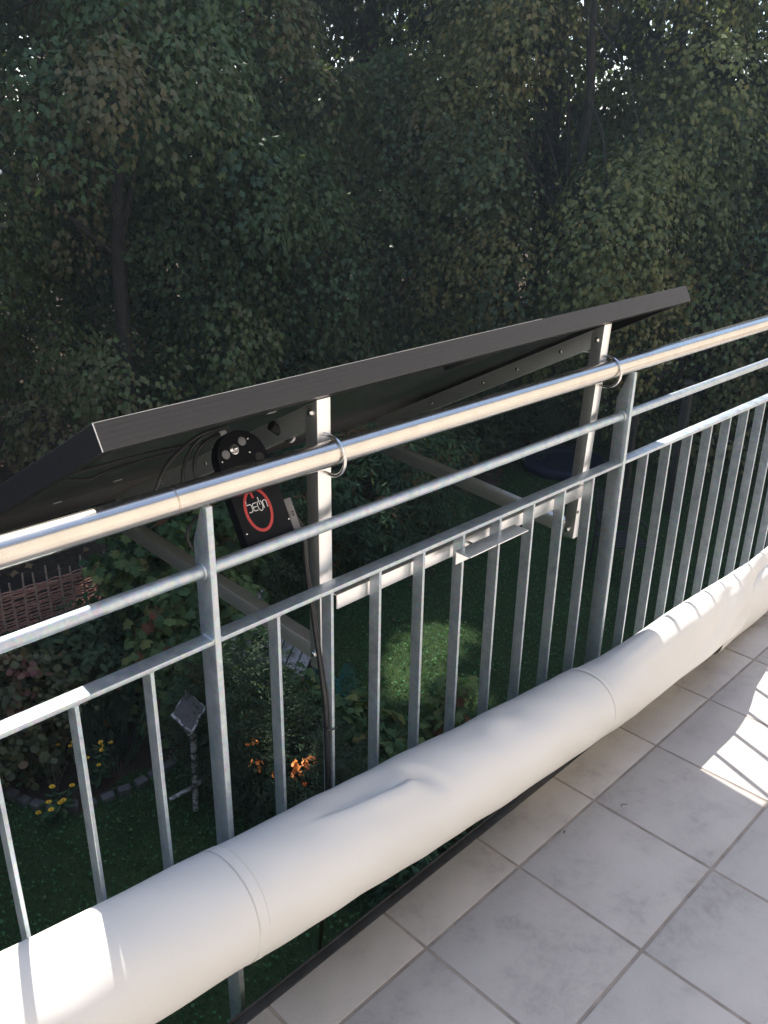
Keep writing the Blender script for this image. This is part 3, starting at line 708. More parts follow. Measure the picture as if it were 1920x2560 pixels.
def sprays(rng, C, O, ntw, nl, ltw, size, droop=0.3, lax=0.8):
    """drooping leafy twigs growing from clump centres C in outward directions O"""
    n = len(C)
    D = unit(O[:, None, :] + rng.normal(0, 0.55, (n, ntw, 3)))
    D[..., 2] *= 0.7; D = unit(D)
    Lw = ltw*rng.uniform(0.6, 1.25, (n, ntw, 1, 1))
    t = (np.arange(nl)+rng.uniform(0.2, 0.8, (n, ntw, nl)))/nl
    t = t[..., None]
    base = C[:, None, :] - D*ltw*0.35 + rng.normal(0, ltw*0.16, (n, ntw, 3))
    P = base[:, :, None, :] + D[:, :, None, :]*t*Lw
    P[..., 2] -= (droop*t[..., 0]**2)*Lw[..., 0]
    side = np.cross(D, np.array((0, 0, 1.0))); side = unit(side)
    sg = np.where(np.arange(nl) % 2 == 0, 1.0, -1.0)[None, None, :, None]
    A = D[:, :, None, :]*0.45 + side[:, :, None, :]*sg*0.65 + rng.normal(0, 0.35, P.shape)
    A[..., 2] -= lax
    N = D[:, :, None, :]*0.55 + np.array((0, 0, 0.75)) + rng.normal(0, 0.38, P.shape)
    P = P + unit(A)*size*0.15
    return P.reshape(-1, 3), A.reshape(-1, 3), N.reshape(-1, 3)
def domes(rng, C, O, m, rc, size):
    """leaf clumps: leaves hang like shingles on the upper and outer side of each rounded bough end"""
    n = len(C); R = rc*rng.uniform(0.55, 1.35, (n, 1, 1))
    u = unit(rng.normal(0, 1, (n, m, 3)) + O[:, None, :]*0.75 + np.array((0, 0, 0.55)))
    lump = 1 + 0.22*np.sin(u[..., 0:1]*5+C[:, None, 0:1]*9)*np.sin(u[..., 1:2]*6+C[:, None, 2:3]*7)
    P = C[:, None, :] + u*R*lump*np.array((1, 1, 0.8))*(0.62+0.45*rng.random((n, m, 1))**0.7)
    P[..., 2] -= 0.35*R[..., 0]*np.clip(1-u[..., 2], 0, 2)*0.5
    A = u*0.55 + rng.normal(0, 0.36, P.shape); A[..., 2] -= 0.85
    N = u + np.array((0, 0, 0.25)) + rng.normal(0, 0.30, P.shape)
    return P.reshape(-1, 3), A.reshape(-1, 3), N.reshape(-1, 3)
def fbm_dir(u, seed):
    r = np.random.default_rng(seed); out = np.zeros(len(u))
    for k in range(7):
        w = r.normal(0, 2.4+0.6*k, 3); out += np.sin(u@w + r.uniform(0, 6.28))/(1+0.35*k)
    return out/3.2
def crown_points(rng, c, rad, n, seed, inner=0.45, lump=0.28):
    u = unit(rng.normal(0, 1, (n, 3))); k = inner + (1-inner)*rng.random(n)**0.6
    k = k*(1+lump*fbm_dir(u, seed))
    return np.array(c) + u*np.array(rad)*k[:, None], u
def tree(name, label, base, h, cz, rad, n, leaf, mat, seed, ntw=8, nl=11, ltw=0.60, tb=(0.5, 0.2), group=None, trunk=0.16, droop=0.42, limbs=7, wid=0.72, warm=None, kind='lobed', dome=0):
    rng = np.random.default_rng(seed); bx, by = base
    t = thing(name, label, 'tree', (bx, by, GZ), group)
    c = np.array((bx, by, cz))
    top = cz + rad[2]*0.75
    zs = np.linspace(GZ-0.05, top, 9); wob = rng.normal(0, 0.10, (9, 2)).cumsum(0)*0.6; wob[0] = 0
    path = [(bx+wob[i, 0], by+wob[i, 1], zs[i]) for i in range(9)]
    rr = [trunk*(1.35 if i == 0 else 1)*(1-0.10*i) for i in range(9)]
    MB().tube(path, rr, 12).build('trunk', BARK, t)
    C, U = crown_points(rng, c, rad, n, seed, 0.62, 0.34)
    ok = C[:, 2] > GZ+0.35; C, U = C[ok], U[ok]
    for k in range(limbs):
        e = C[rng.integers(len(C))]; i = rng.integers(2, 7); s = np.array(path[i])
        mid_ = (s+e)/2 + np.array((0, 0, 0.12*np.linalg.norm(e-s)))
        P_ = spline([s, mid_, e], 5); m = len(P_)
        MB().tube(P_, [max(0.008, rr[i]*0.45*(1-0.85*j/(m-1))) for j in range(m)], 7).build('branch', BARK, t)
    O = U*np.array((1, 1, 0.5)); O[:, 2] -= 0.12
    if dome: P, A, N = domes(rng, C, unit(O), dome, ltw, leaf)
    else: P, A, N = sprays(rng, C, unit(O), ntw, nl, ltw, leaf, droop)
    per = dome or ntw*nl
    # colour follows the clump: some sprays have turned
    ct = np.clip(rng.normal(tb[0], tb[1]*2.1, len(C)), 0, 1)
    if warm is not None: ct = np.where(warm(C, U, rng), np.clip(ct+0.38, 0, 1), ct)
    tint = np.clip(np.repeat(ct, per) + rng.normal(0, 0.10, len(P)), 0, 1)
    keep = sun_hole(P, 0.08) & (P[:, 2] > GZ+0.15)
    P, A, N, tint = P[keep], A[keep], N[keep], tint[keep]
    leaf_mesh('crown', P, A, N, leaf*rng.uniform(0.7, 1.2, len(P)), tint, mat, t, kind, wid)
    return t
GREENS = [(0.0, (0.040, 0.074, 0.038)), (0.45, (0.078, 0.134, 0.056)), (0.72, (0.125, 0.178, 0.064)), (0.9, (0.16, 0.160, 0.072)), (1.0, (0.18, 0.15, 0.068))]
OLIVE = [(0.0, (0.058, 0.092, 0.042)), (0.35, (0.112, 0.148, 0.058)), (0.62, (0.170, 0.198, 0.066)), (0.82, (0.215, 0.215, 0.072)), (1.0, (0.24, 0.205, 0.07))]
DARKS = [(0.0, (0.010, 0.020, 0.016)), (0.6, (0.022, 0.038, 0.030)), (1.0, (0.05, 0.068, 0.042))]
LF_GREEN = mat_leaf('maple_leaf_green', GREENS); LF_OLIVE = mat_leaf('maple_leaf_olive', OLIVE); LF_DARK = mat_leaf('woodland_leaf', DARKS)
def polar(px_, dist):
    a = math.radians(45.35) + math.atan((px_-960)/2370); return (math.sin(a)*dist, math.cos(a)*dist)
top_warm = lambda C, U, r: (r.random(len(C)) < 0.25+0.35*(U[:, 2] > 0))
some_warm = lambda C, U, r: (r.random(len(C)) < 0.22)
# the wood's edge: trees one can tell apart
tree('maple_tree', 'large grey green maple with drooping sprays at the left of the wood edge', (5.93, 11.0), 0, 1.6, (2.7, 2.7, 4.6), 102, 0.096, LF_GREEN, 11, tb=(0.5, 0.14), trunk=0.13, warm=some_warm, dome=500, ltw=0.74)
tree('maple_tree', 'maple behind the fence at the far left edge of the picture', (4.7, 13.6), 0, 2.2, (2.4, 2.4, 4.6), 72, 0.096, LF_GREEN, 12, tb=(0.45, 0.15), trunk=0.12, warm=some_warm, dome=500, ltw=0.74)
tree('maple_tree', 'low dark maple whose branches hang to the ground left of the panel top', (8.0, 11.9), 0, -0.2, (1.9, 1.9, 2.7), 65, 0.094, LF_GREEN, 13, tb=(0.36, 0.12), trunk=0.13, dome=500, ltw=0.74)
tree('young_tree', 'fresh green young tree in the middle of the wood edge', (10.0, 11.4), 0, 0.35, (2.0, 2.0, 2.5), 69, 0.092, LF_GREEN, 14, tb=(0.58, 0.10), trunk=0.11, dome=500, ltw=0.74)
tree('young_tree', 'small yellow tipped tree hanging low just above the solar panel', (10.3, 9.9), 0, 0.05, (1.5, 1.5, 2.25), 47, 0.087, LF_GREEN, 15, tb=(0.55, 0.12), trunk=0.09, warm=some_warm, dome=500, ltw=0.74)
tree('lime_tree', 'tall olive yellow tree filling the upper right of the wood edge', (11.4, 7.5), 0, 2.1, (2.05, 2.05, 3.9), 104, 0.087, LF_OLIVE, 16, tb=(0.42, 0.13), trunk=0.12, warm=top_warm, dome=500, ltw=0.74)
tree('young_tree', 'green bushy tree below and right of the olive yellow tree', (12.9, 6.3), 0, -0.6, (1.9, 1.9, 2.3), 68, 0.087, LF_GREEN, 17, tb=(0.46, 0.14), trunk=0.12, warm=some_warm, dome=500, ltw=0.74)
tree('young_tree', 'dark green tree at the right edge of the picture', (14.8, 5.2), 0, 0.8, (2.2, 2.2, 3.6), 62, 0.094, LF_DARK, 18, tb=(0.5, 0.15), trunk=0.15, dome=500, ltw=0.74)
# the wood behind
back = [(-150, 18.0, 'far left of the dark back row'), (140, 19.0, 'behind the large grey green maple'), (430, 17.5, 'between the grey green maple and the low dark maple'),
        (660, 19.5, 'standing behind the fresh green young tree, left side'), (900, 18.5, 'above the fresh green young tree'), (1120, 20.0, 'left of the olive yellow tree'),
        (1370, 17.5, 'straight behind the olive yellow tree'), (1640, 18.5, 'right of the olive yellow tree in the back'), (1900, 19.0, 'in the top right corner'), (2150, 20.0, 'beyond the right edge')]
for k, (px_, d_, lab) in enumerate(back):
    b_ = polar(px_, d_)
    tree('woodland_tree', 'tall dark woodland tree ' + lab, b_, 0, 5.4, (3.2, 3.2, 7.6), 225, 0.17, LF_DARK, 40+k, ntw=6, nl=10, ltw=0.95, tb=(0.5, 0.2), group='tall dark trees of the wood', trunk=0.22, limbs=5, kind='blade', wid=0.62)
for k, (px_, d_, lab) in enumerate([(0, 27, 'deep in the wood at the left'), (330, 29, 'deep in the wood left of centre'), (640, 26, 'deep in the wood near the centre'), (960, 29, 'deep in the wood behind the centre'), (1280, 27, 'deep in the wood right of centre'), (1600, 29, 'deep in the wood at the right'), (1930, 27, 'deep in the wood at the far right')]):
    b_ = polar(px_, d_)
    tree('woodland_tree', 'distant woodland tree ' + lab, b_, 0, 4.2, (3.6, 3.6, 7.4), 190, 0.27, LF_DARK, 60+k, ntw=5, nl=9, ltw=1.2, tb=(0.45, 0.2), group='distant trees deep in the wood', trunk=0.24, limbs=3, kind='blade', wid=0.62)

def unseen_foliage(name, blobs, mat, seed):
    rng = np.random.default_rng(seed); PP, AA, NN_, TT, SS = [], [], [], [], []
    for (c, r, n) in blobs:
        C, U = crown_points(rng, c, r, n, seed); C = C[C[:, 2] > GZ+0.4] if False else C
        P, A, N = sprays(rng, C, unit(U*np.array((1, 1, 0.5))), 5, 8, 1.2, 0.3, 0.3); ok = (P[:, 2] > GZ) & sun_hole(P, 0.22)
        PP.append(P[ok]); AA.append(A[ok]); NN_.append(N[ok]); TT.append(np.clip(rng.normal(0.5, 0.2, ok.sum()), 0, 1)); SS.append(0.30*rng.uniform(0.7, 1.2, ok.sum()))
    return leaf_mesh(name, np.concatenate(PP), np.concatenate(AA), np.concatenate(NN_), np.concatenate(SS), np.concatenate(TT), mat, None, 'blade', 0.65, kindtag='stuff')
unseen_foliage('added_shade_foliage', [((-3.0, 7.5, -0.8), (2.3, 2.0, 2.5), 190), ((-6.5, 4.0, -1.0), (2.2, 2.0, 2.3), 130), ((0.2, 9.8, -1.0), (1.7, 1.6, 2.2), 120), ((-9, 7, 0.5), (3.4, 3, 4.5), 170), ((-5, 11, 1.5), (3.2, 3, 5.5), 190), ((-1, 13, 2), (3.2, 3, 6), 190), ((2.2, 15, 2.5), (2.6, 2.6, 6), 150), ((-12, 2, 0.5), (3.2, 3.2, 4.5), 150), ((18, 3.4, 1.2), (2.6, 2.4, 4.8), 170), ((20.5, -1.0, 1.2), (3, 3, 5), 150), ((22, 6.5, 3), (3, 3, 7), 150), ((5, 13, 10.5), (2.7, 2.6, 2.5), 92), ((8, 14, 10.5), (2.7, 2.6, 2.5), 92), ((11, 13.5, 10.5), (2.7, 2.6, 2.5), 92), ((14.5, 12, 10.5), (2.7, 2.6, 2.5), 81), ((7, 16.8, 12.5), (2.8, 2.6, 2.5), 81), ((11, 16.8, 12.5), (2.8, 2.6, 2.5), 81), ((3, 14.3, 11), (2.7, 2.6, 2.5), 81), ((5.5, 12.2, 8.2), (2.2, 2.0, 2.0), 70), ((9, 11.8, 8.4), (2.2, 2.0, 2.0), 70), ((-3, 13.5, 9.5), (2.8, 2.6, 2.5), 81), ((0.5, 13.2, 10), (2.7, 2.6, 2.5), 81)], LF_DARK, 900)  # foliage added out of view to shade the lawn and darken metal reflections

def shrub(name, label, c, rad, n, leaf, mat, seed, kind='oval', ntw=4, nl=8, ltw=0.3, tb=(0.5, 0.18), droop=0.25, lax=0.3, wid=0.6, cat='shrub', group=None, stems=5, inner=0.35):
    rng = np.random.default_rng(seed)
    t = thing(name, label, cat, (c[0], c[1], GZ), group)
    C, U = crown_points(rng, c, rad, n, seed, inner, 0.25); ok = C[:, 2] > GZ+0.06; C, U = C[ok], U[ok]
    for k in range(stems):
        e = C[rng.integers(len(C))]; s = np.array((c[0]+rng.normal(0, 0.06), c[1]+rng.normal(0, 0.06), GZ-0.02))
        P_ = spline([s, (s+e)/2+np.array((0, 0, 0.12)), e], 4)
        MB().tube(P_, [max(0.004, 0.016*(1-0.7*j/(len(P_)-1))) for j in range(len(P_))], 6).build('stem', BARK, t)
    O = U*np.array((1, 1, 0.7)) + np.array((0, 0, 0.15))
    P, A, N = sprays(rng, C, unit(O), ntw, nl, ltw, leaf, droop, lax)
    ct = np.clip(rng.normal(tb[0], tb[1], len(C)), 0, 1)
    tint = np.clip(np.repeat(ct, ntw*nl)+rng.normal(0, 0.12, len(P)), 0, 1)
    keep = sun_hole(P) & (P[:, 2] > GZ+0.02); P, A, N, tint = P[keep], A[keep], N[keep], tint[keep]
    leaf_mesh('foliage', P, A, N, leaf*rng.uniform(0.6, 1.2, len(P)), tint, mat, t, kind, wid)
    return t
CREEP = mat_leaf('creeper_leaf', [(0, (0.03, 0.050, 0.026)), (0.45, (0.085, 0.092, 0.042)), (0.75, (0.14, 0.12, 0.05)), (0.92, (0.16, 0.075, 0.055)), (1, (0.15, 0.05, 0.045))])
VINE = mat_leaf('vine_leaf', [(0, (0.030, 0.070, 0.034)), (0.5, (0.064, 0.125, 0.048)), (0.82, (0.13, 0.175, 0.055)), (0.95, (0.20, 0.18, 0.06)), (1, (0.22, 0.085, 0.05))], rough=0.6, spec=0.18)
SMALL = mat_leaf('small_dark_leaf', [(0, (0.022, 0.044, 0.027)), (0.6, (0.055, 0.092, 0.048)), (0.92, (0.11, 0.14, 0.06)), (1, (0.20, 0.11, 0.05))], rough=0.6, spec=0.15)
FERN = mat_leaf('sumac_leaf', [(0, (0.026, 0.062, 0.036)), (0.6, (0.052, 0.11, 0.054)), (0.88, (0.10, 0.155, 0.062)), (1, (0.24, 0.10, 0.05))], rough=0.6, spec=0.15)
NEEDLE = mat_leaf('rosemary_leaf', [(0, (0.018, 0.04, 0.026)), (0.6, (0.04, 0.075, 0.045)), (1, (0.10, 0.13, 0.085))], trans=0.15)
GRASSM = mat_leaf('grass_blade', [(0, (0.022, 0.080, 0.034)), (0.5, (0.044, 0.145, 0.056)), (0.85, (0.078, 0.19, 0.070)), (1, (0.12, 0.15, 0.07))], 0.6, 0.3, spec=0.10)

shrub('creeper_bush', 'brownish olive creeper bush turning red at the left edge', (1.92, 6.0, -2.60), (0.62, 0.50, 0.52), 280, 0.058, CREEP, 101, 'round', tb=(0.5, 0.2), lax=0.5, wid=0.95)
shrub('broadleaf_shrub', 'dark green broadleaf shrub in front of the wicker fence', (2.75, 6.10, -2.62), (0.5, 0.42, 0.55), 150, 0.095, SMALL, 102, 'oval', tb=(0.55, 0.14), lax=0.4, wid=0.5)
shrub('climbing_vine', 'large leaved yellow green vine covering the end of the wicker fence', (3.72, 6.25, -2.25), (0.66, 0.50, 1.0), 330, 0.095, VINE, 103, 'vine', tb=(0.5, 0.2), lax=0.7, wid=1.15, ltw=0.4, nl=6)
shrub('climbing_vine', 'lower vine growth with a few red leaves below the top rail', (3.35, 5.45, -2.35), (0.5, 0.42, 0.65), 190, 0.088, VINE, 104, 'vine', tb=(0.52, 0.24), lax=0.7, wid=1.1, ltw=0.35, nl=6)
shrub('dense_shrub', 'dense small leaved dark shrub below the inverter', (4.7, 6.7, -2.3), (0.95, 0.8, 0.95), 420, 0.042, SMALL, 105, 'blade', ntw=5, nl=10, tb=(0.5, 0.17), wid=0.45)
shrub('sumac_shrub', 'feathery sumac shrub with a rusty branch behind the cross bar', (6.5, 6.75, -2.2), (1.35, 0.9, 1.05), 330, 0.095, FERN, 106, 'blade', ntw=4, nl=14, ltw=0.45, tb=(0.5, 0.22), wid=0.30, lax=0.5)
shrub('dense_shrub', 'dark needle leaved shrub right of the birch bird table', (2.98, 4.40, -2.42), (0.42, 0.50, 0.72), 420, 0.040, SMALL, 107, 'blade', ntw=5, nl=12, ltw=0.22, tb=(0.36, 0.12), wid=0.28)
shrub('dense_shrub', 'dark shrub between the bird table and the orange flowers', (3.1, 3.75, -2.6), (0.40, 0.50, 0.5), 330, 0.036, SMALL, 108, 'blade', ntw=5, nl=12, ltw=0.2, tb=(0.28, 0.12), wid=0.3)
shrub('hydrangea_shrub', 'broad leaved shrub with reddish leaves in front of the garden bench', (3.38, 4.45, -2.66), (0.38, 0.38, 0.34), 150, 0.085, VINE, 109, 'round', tb=(0.42, 0.26), lax=0.3, wid=0.85, ltw=0.28, nl=6)
shrub('grape_plant', 'low vine with pale and rusty leaves just above the screen', (3.66, 3.90, -2.66), (0.30, 0.28, 0.30), 85, 0.080, VINE, 110, 'vine', tb=(0.55, 0.26), lax=0.4, wid=1.15, ltw=0.3, nl=5)
shrub('vine_shoot', 'bright young vine shoot standing alone on the lawn', (4.55, 3.72, -2.72), (0.12, 0.12, 0.26), 12, 0.085, VINE, 111, 'vine', tb=(0.8, 0.08), lax=0.3, wid=1.1, ltw=0.18, nl=4, stems=2)
shrub('leafy_plant', 'leafy green plant seen in the gap under the screen', (3.45, 2.80, -2.68), (0.55, 0.35, 0.34), 110, 0.085, FERN, 112, 'oval', tb=(0.6, 0.2), lax=0.1, wid=0.42, ltw=0.28, nl=7)
shrub('bed_plant', 'low green bed plant beside the stone edging', (1.72, 5.85, -2.80), (0.34, 0.28, 0.24), 60, 0.06, FERN, 113, 'oval', tb=(0.6, 0.18), lax=0.1, wid=0.5, ltw=0.18, nl=7)
shrub('dark_hedge_bush', 'dark bush at the far end of the lawn left of the wooden posts', (9.3, 8.1, -2.2), (1.5, 1.0, 0.95), 260, 0.075, SMALL, 114, 'oval', tb=(0.35, 0.15), ltw=0.4)
shrub('dark_hedge_bush', 'dark bush at the far end of the lawn behind the navy pool', (11.6, 7.6, -2.2), (1.5, 1.2, 1.0), 280, 0.075, SMALL, 115, 'oval', tb=(0.35, 0.15), ltw=0.4)
shrub('dark_hedge_bush', 'dark bush beyond the pale path at the right', (15.3, 6.2, -2.1), (1.4, 1.6, 1.0), 280, 0.08, SMALL, 116, 'oval', tb=(0.35, 0.15), ltw=0.4)
shrub('dark_hedge_bush', 'dark low bush under the low maple left of the panel', (7.6, 10.2, -2.5), (1.3, 0.8, 0.55), 170, 0.075, SMALL, 117, 'oval', tb=(0.3, 0.15), ltw=0.4)

# rosemary: upright spikes
def spikes(name, label, c, n, h, r, seed, mat, leaf=0.035, cat='plant', arch=0.15, nl=34, wid=0.16, lift=0.8):
    rng = np.random.default_rng(seed); t = thing(name, label, cat, (c[0], c[1], GZ))
    Ps, As, Ns, T_ = [], [], [], []; st = MB()
    for k in range(n):
        a = rng.uniform(0, 6.28); q = r*math.sqrt(rng.random()); b0 = np.array((c[0]+q*0.5*math.cos(a), c[1]+q*0.5*math.sin(a), GZ))
        hh = h*rng.uniform(0.6, 1.05); e = b0 + np.array((math.cos(a)*q*0.9+rng.normal(0, arch*0.3), math.sin(a)*q*0.9+rng.normal(0, arch*0.3), hh))
        st.tube([b0, (b0+e)/2+np.array((0, 0, hh*0.06)), e], [0.004, 0.003, 0.0015], 5)
        tt = rng.uniform(0.12, 1, nl)[:, None]; P = b0+(e-b0)*tt
        D = rng.normal(0, 1, (nl, 3)); D[:, 2] = lift+0.3*rng.random(nl)
        Ps.append(P); As.append(D); Ns.append(rng.normal(0, 1, (nl, 3))); T_.append(np.clip(rng.normal(0.5, 0.2)+rng.normal(0, 0.1, nl), 0, 1))
    st.build('stems', mat, t)
    leaf_mesh('foliage', np.concatenate(Ps), np.concatenate(As), np.concatenate(Ns), leaf*rng.uniform(0.7, 1.3, n*nl), np.concatenate(T_), mat, t, 'blade', wid)
    return t
spikes('rosemary_plant', 'upright grey green rosemary plant in the middle of the flower bed', (2.42, 5.30), 46, 0.72, 0.28, 201, NEEDLE)
spikes('grass_clump', 'arching green grass clump beside the orange flowers', (3.45, 3.92), 60, 0.45, 0.42, 202, FERN, 0.16, arch=0.5, nl=10, wid=0.07, lift=0.6)
spikes('seed_head_plant', 'pale dry seed stalk beside the yellow flowers', (1.95, 5.32), 7, 0.42, 0.08, 203, mat_leaf('dry_stalk', [(0, (0.12, 0.12, 0.08)), (1, (0.28, 0.27, 0.2))]), 0.025, nl=26)
# yellow flowers
def flower_plant(label, c, n, h, r, seed, fs=0.028, cat='flower'):
    rng = np.random.default_rng(seed); t = thing('yellow_flower_plant', label, cat, (c[0], c[1], GZ), 'yellow flowers in the bed'); st = MB()
    Ps, As, Ns = [], [], []
    head0 = None
    for k in range(n):
        a = rng.uniform(0, 6.28); q = r*math.sqrt(rng.random()); e = np.array((c[0]+q*math.cos(a), c[1]+q*math.sin(a), GZ+h*rng.uniform(0.75, 1.1)))
        b0 = np.array((c[0]+q*0.3*math.cos(a), c[1]+q*0.3*math.sin(a), GZ))
        st.tube([b0, (b0+e)/2, e-np.array((0, 0, 0.004))], 0.0022, 5)
        tt = rng.uniform(0.1, 0.9, 14)[:, None]; Ps.append(b0+(e-b0)*tt); D = rng.normal(0, 1, (14, 3)); D[:, 2] += 0.3; As.append(D); Ns.append(np.array((0, 0, 1))+rng.normal(0, 0.4, (14, 3)))
        if head0 is None:
            m = MB(); s_ = fs
            for j in range(9):
                f = 2*math.pi*j/9; d = np.array((math.cos(f), math.sin(f), 0)); w = np.array((-math.sin(f), math.cos(f), 0))
                o = e
                m.add([o+d*s_*0.25-w*s_*0.10, o+d*s_*0.25+w*s_*0.10, o+d*s_*0.75+w*s_*0.26+np.array((0, 0, s_*0.18)), o+d*s_*1.05+np.array((0, 0, s_*0.12)), o+d*s_*0.75-w*s_*0.26+np.array((0, 0, s_*0.18))], [(0, 4, 3, 2, 1)])
            head0 = m.build('flower_head', YELLOW, t, recalc=False); e0 = e
            c0 = MB().tube([e, e+np.array((0, 0, s_*0.22)), e+np.array((0, 0, s_*0.30))], [s_*0.32, s_*0.28, s_*0.1], 8).build('flower_eye', FLCENTRE, head0)
        else:
            hd = dup(head0, t, tuple(e-e0)); dup(c0, hd, (0, 0, 0))
    st.build('stems', FERN, t)
    leaf_mesh('foliage', np.concatenate(Ps), np.concatenate(As), np.concatenate(Ns), 0.075*rng.uniform(0.6, 1.2, 14*n), np.clip(rng.normal(0.5, 0.2, 14*n), 0, 1), FERN, t, 'oval', 0.35)
flower_plant('yellow flowers low beside the stone edging, lowest group', (1.88, 5.02), 8, 0.16, 0.20, 301, 0.022)
flower_plant('tall yellow flowers next to the rosemary plant', (2.22, 5.18), 11, 0.34, 0.16, 302, 0.018)
flower_plant('small yellow flowers behind the seed stalk, upper left group', (2.02, 5.50), 6, 0.30, 0.14, 303, 0.017)
# orange blooms half hidden in the leaves
def orange_flowers(label, c, n, r, seed, dz):
    rng = np.random.default_rng(seed); t = thing('orange_flower_clump', label, 'flower', (c[0], c[1], GZ), 'orange blooms in the leaves')
    for k in range(n):
        o = np.array((c[0], c[1], GZ+dz)) + rng.normal(0, 1, 3)*np.array((r, r, 0.06)); m = MB()
        d0 = unit(rng.normal(0, 1, 3)+np.array((0, -0.3, 0.6)))
        for j in range(3):
            d = unit(d0 + rng.normal(0, 0.5, 3)); w = np.cross(d, rng.normal(0, 1, 3)); w = unit(w); n_ = np.cross(d, w); s_ = rng.uniform(0.035, 0.075)
            m.add([o, o+d*s_*0.55+w*s_*0.28, o+d*s_, o+d*s_*0.55-w*s_*0.28-n_*s_*0.1], [(0, 1, 2, 3)])
        m.build('petal', ORANGE, t, recalc=False)
    st = MB()
    for k in range(4): st.tube([(c[0]+rng.normal(0, 0.04), c[1]+rng.normal(0, 0.04), GZ), (c[0]+rng.normal(0, r), c[1]+rng.normal(0, r), GZ+dz)], 0.004, 5)
    st.build('stems', FERN, t)
orange_flowers('bright orange bloom clump seen to the right behind the balusters', (2.98, 3.66), 12, 0.055, 401, 0.62)
orange_flowers('smaller bright orange bloom clump half hidden by a baluster', (2.86, 3.96), 7, 0.07, 402, 0.62)

# ------------------------------------------------------------------ garden furniture
# wicker fence: stakes and woven rods
wf = thing('wicker_fence', 'brown woven wicker fence with projecting stakes at the left', 'fence', (2.2, 6.67, GZ))
rngf = np.random.default_rng(5); sx_ = np.arange(0.9, 3.36, 0.105); s0_ = None
for k, x in enumerate(sx_):
    hh = 1.0 + rngf.uniform(0.03, 0.13); xx = x+rngf.normal(0, 0.008)
    MB().tube([(xx, 6.67, GZ-0.05), (xx+rngf.normal(0, 0.006), 6.67, GZ+hh*0.5), (xx+rngf.normal(0, 0.012), 6.67+rngf.normal(0, 0.008), GZ+hh)], [0.011, 0.010, 0.008], 7).build('stake', STAKE, wf)
rods = MB()
for j in range(68):
    z = GZ+0.03+j*0.0145; ph = (j % 2)*math.pi
    xs_ = np.linspace(0.85, 3.38, 60)
    zz = z + 0.004*np.sin(xs_*2.3+j*1.7) + 0.006*np.sin(xs_*0.9+j*0.6) + (0.02*np.sin(xs_*1.5) if j > 62 else 0)
    rods.tube([(x, 6.67+0.014*math.sin((x-0.9)/0.105*math.pi+ph), q) for x, q in zip(xs_, zz)], 0.0062+0.001*math.sin(j*2.1), 4, False)
w = rods.build('woven_rods', WILLOW, wf); w['kind'] = 'stuff'
# birch bird table
bt = thing('bird_table', 'birch log bird table with a flat grey diamond shaped roof', 'bird table', (2.60, 4.42, GZ))
MB().tube([(2.585, 4.42, GZ-0.03), (2.60, 4.42, GZ+0.22), (2.612, 4.42, GZ+0.45), (2.618, 4.42, -2.345)], [0.021, 0.023, 0.024, 0.024], 12).build('post', BIRCH, bt, recalc=True)
MB().tube([(2.40, 4.44, -2.80), (2.52, 4.41, -2.775), (2.60, 4.40, -2.765), (2.72, 4.42, -2.735), (2.78, 4.42, -2.75)], [0.014, 0.017, 0.018, 0.016, 0.012], 9).build('perch_branch', BIRCH, bt)
rq = [np.array(q) for q in ((2.509, 4.486, -2.170), (2.710, 4.616, -2.140), (2.697, 4.368, -2.140), (2.496, 4.237, -2.170))]
m = MB(); up_ = np.array((0, 0, 0.012)); m.add(rq + [q+up_ for q in rq], [(3, 2, 1, 0), (4, 5, 6, 7), (0, 1, 5, 4), (1, 2, 6, 5), (2, 3, 7, 6), (3, 0, 4, 7)]); m.build('roof_panel', ROOFW, bt)
rngb = np.random.default_rng(4)
for i_, r_ in ((0, 0.0075), (3, 0.011), (1, 0.007), (2, 0.009)):
    q0, q1 = rq[i_], rq[(i_+1) % 4]; d_ = unit(q1-q0)
    MB().tube([q0 + (q1-q0)*t_ + rngb.normal(0, 0.002, 3) + np.array((0, 0, 0.004)) for t_ in np.linspace(-0.03, 1.03, 7)], r_, 8).build('edge_log', BIRCH, bt)
cq = sum(rq)/4
MB().tube([(2.618, 4.42, -2.36), cq*0.5+np.array((2.618, 4.42, -2.30))*0.5, cq - np.array((0, 0, 0.012))], [0.022, 0.02, 0.018], 9).build('head_log', BIRCH, bt)
for q in (rq[0]*0.75+cq*0.25, rq[3]*0.75+cq*0.25):
    MB().tube([(2.612, 4.42, -2.40), q - np.array((0, 0, 0.006))], [0.010, 0.008], 7).build('brace', BIRCH, bt)
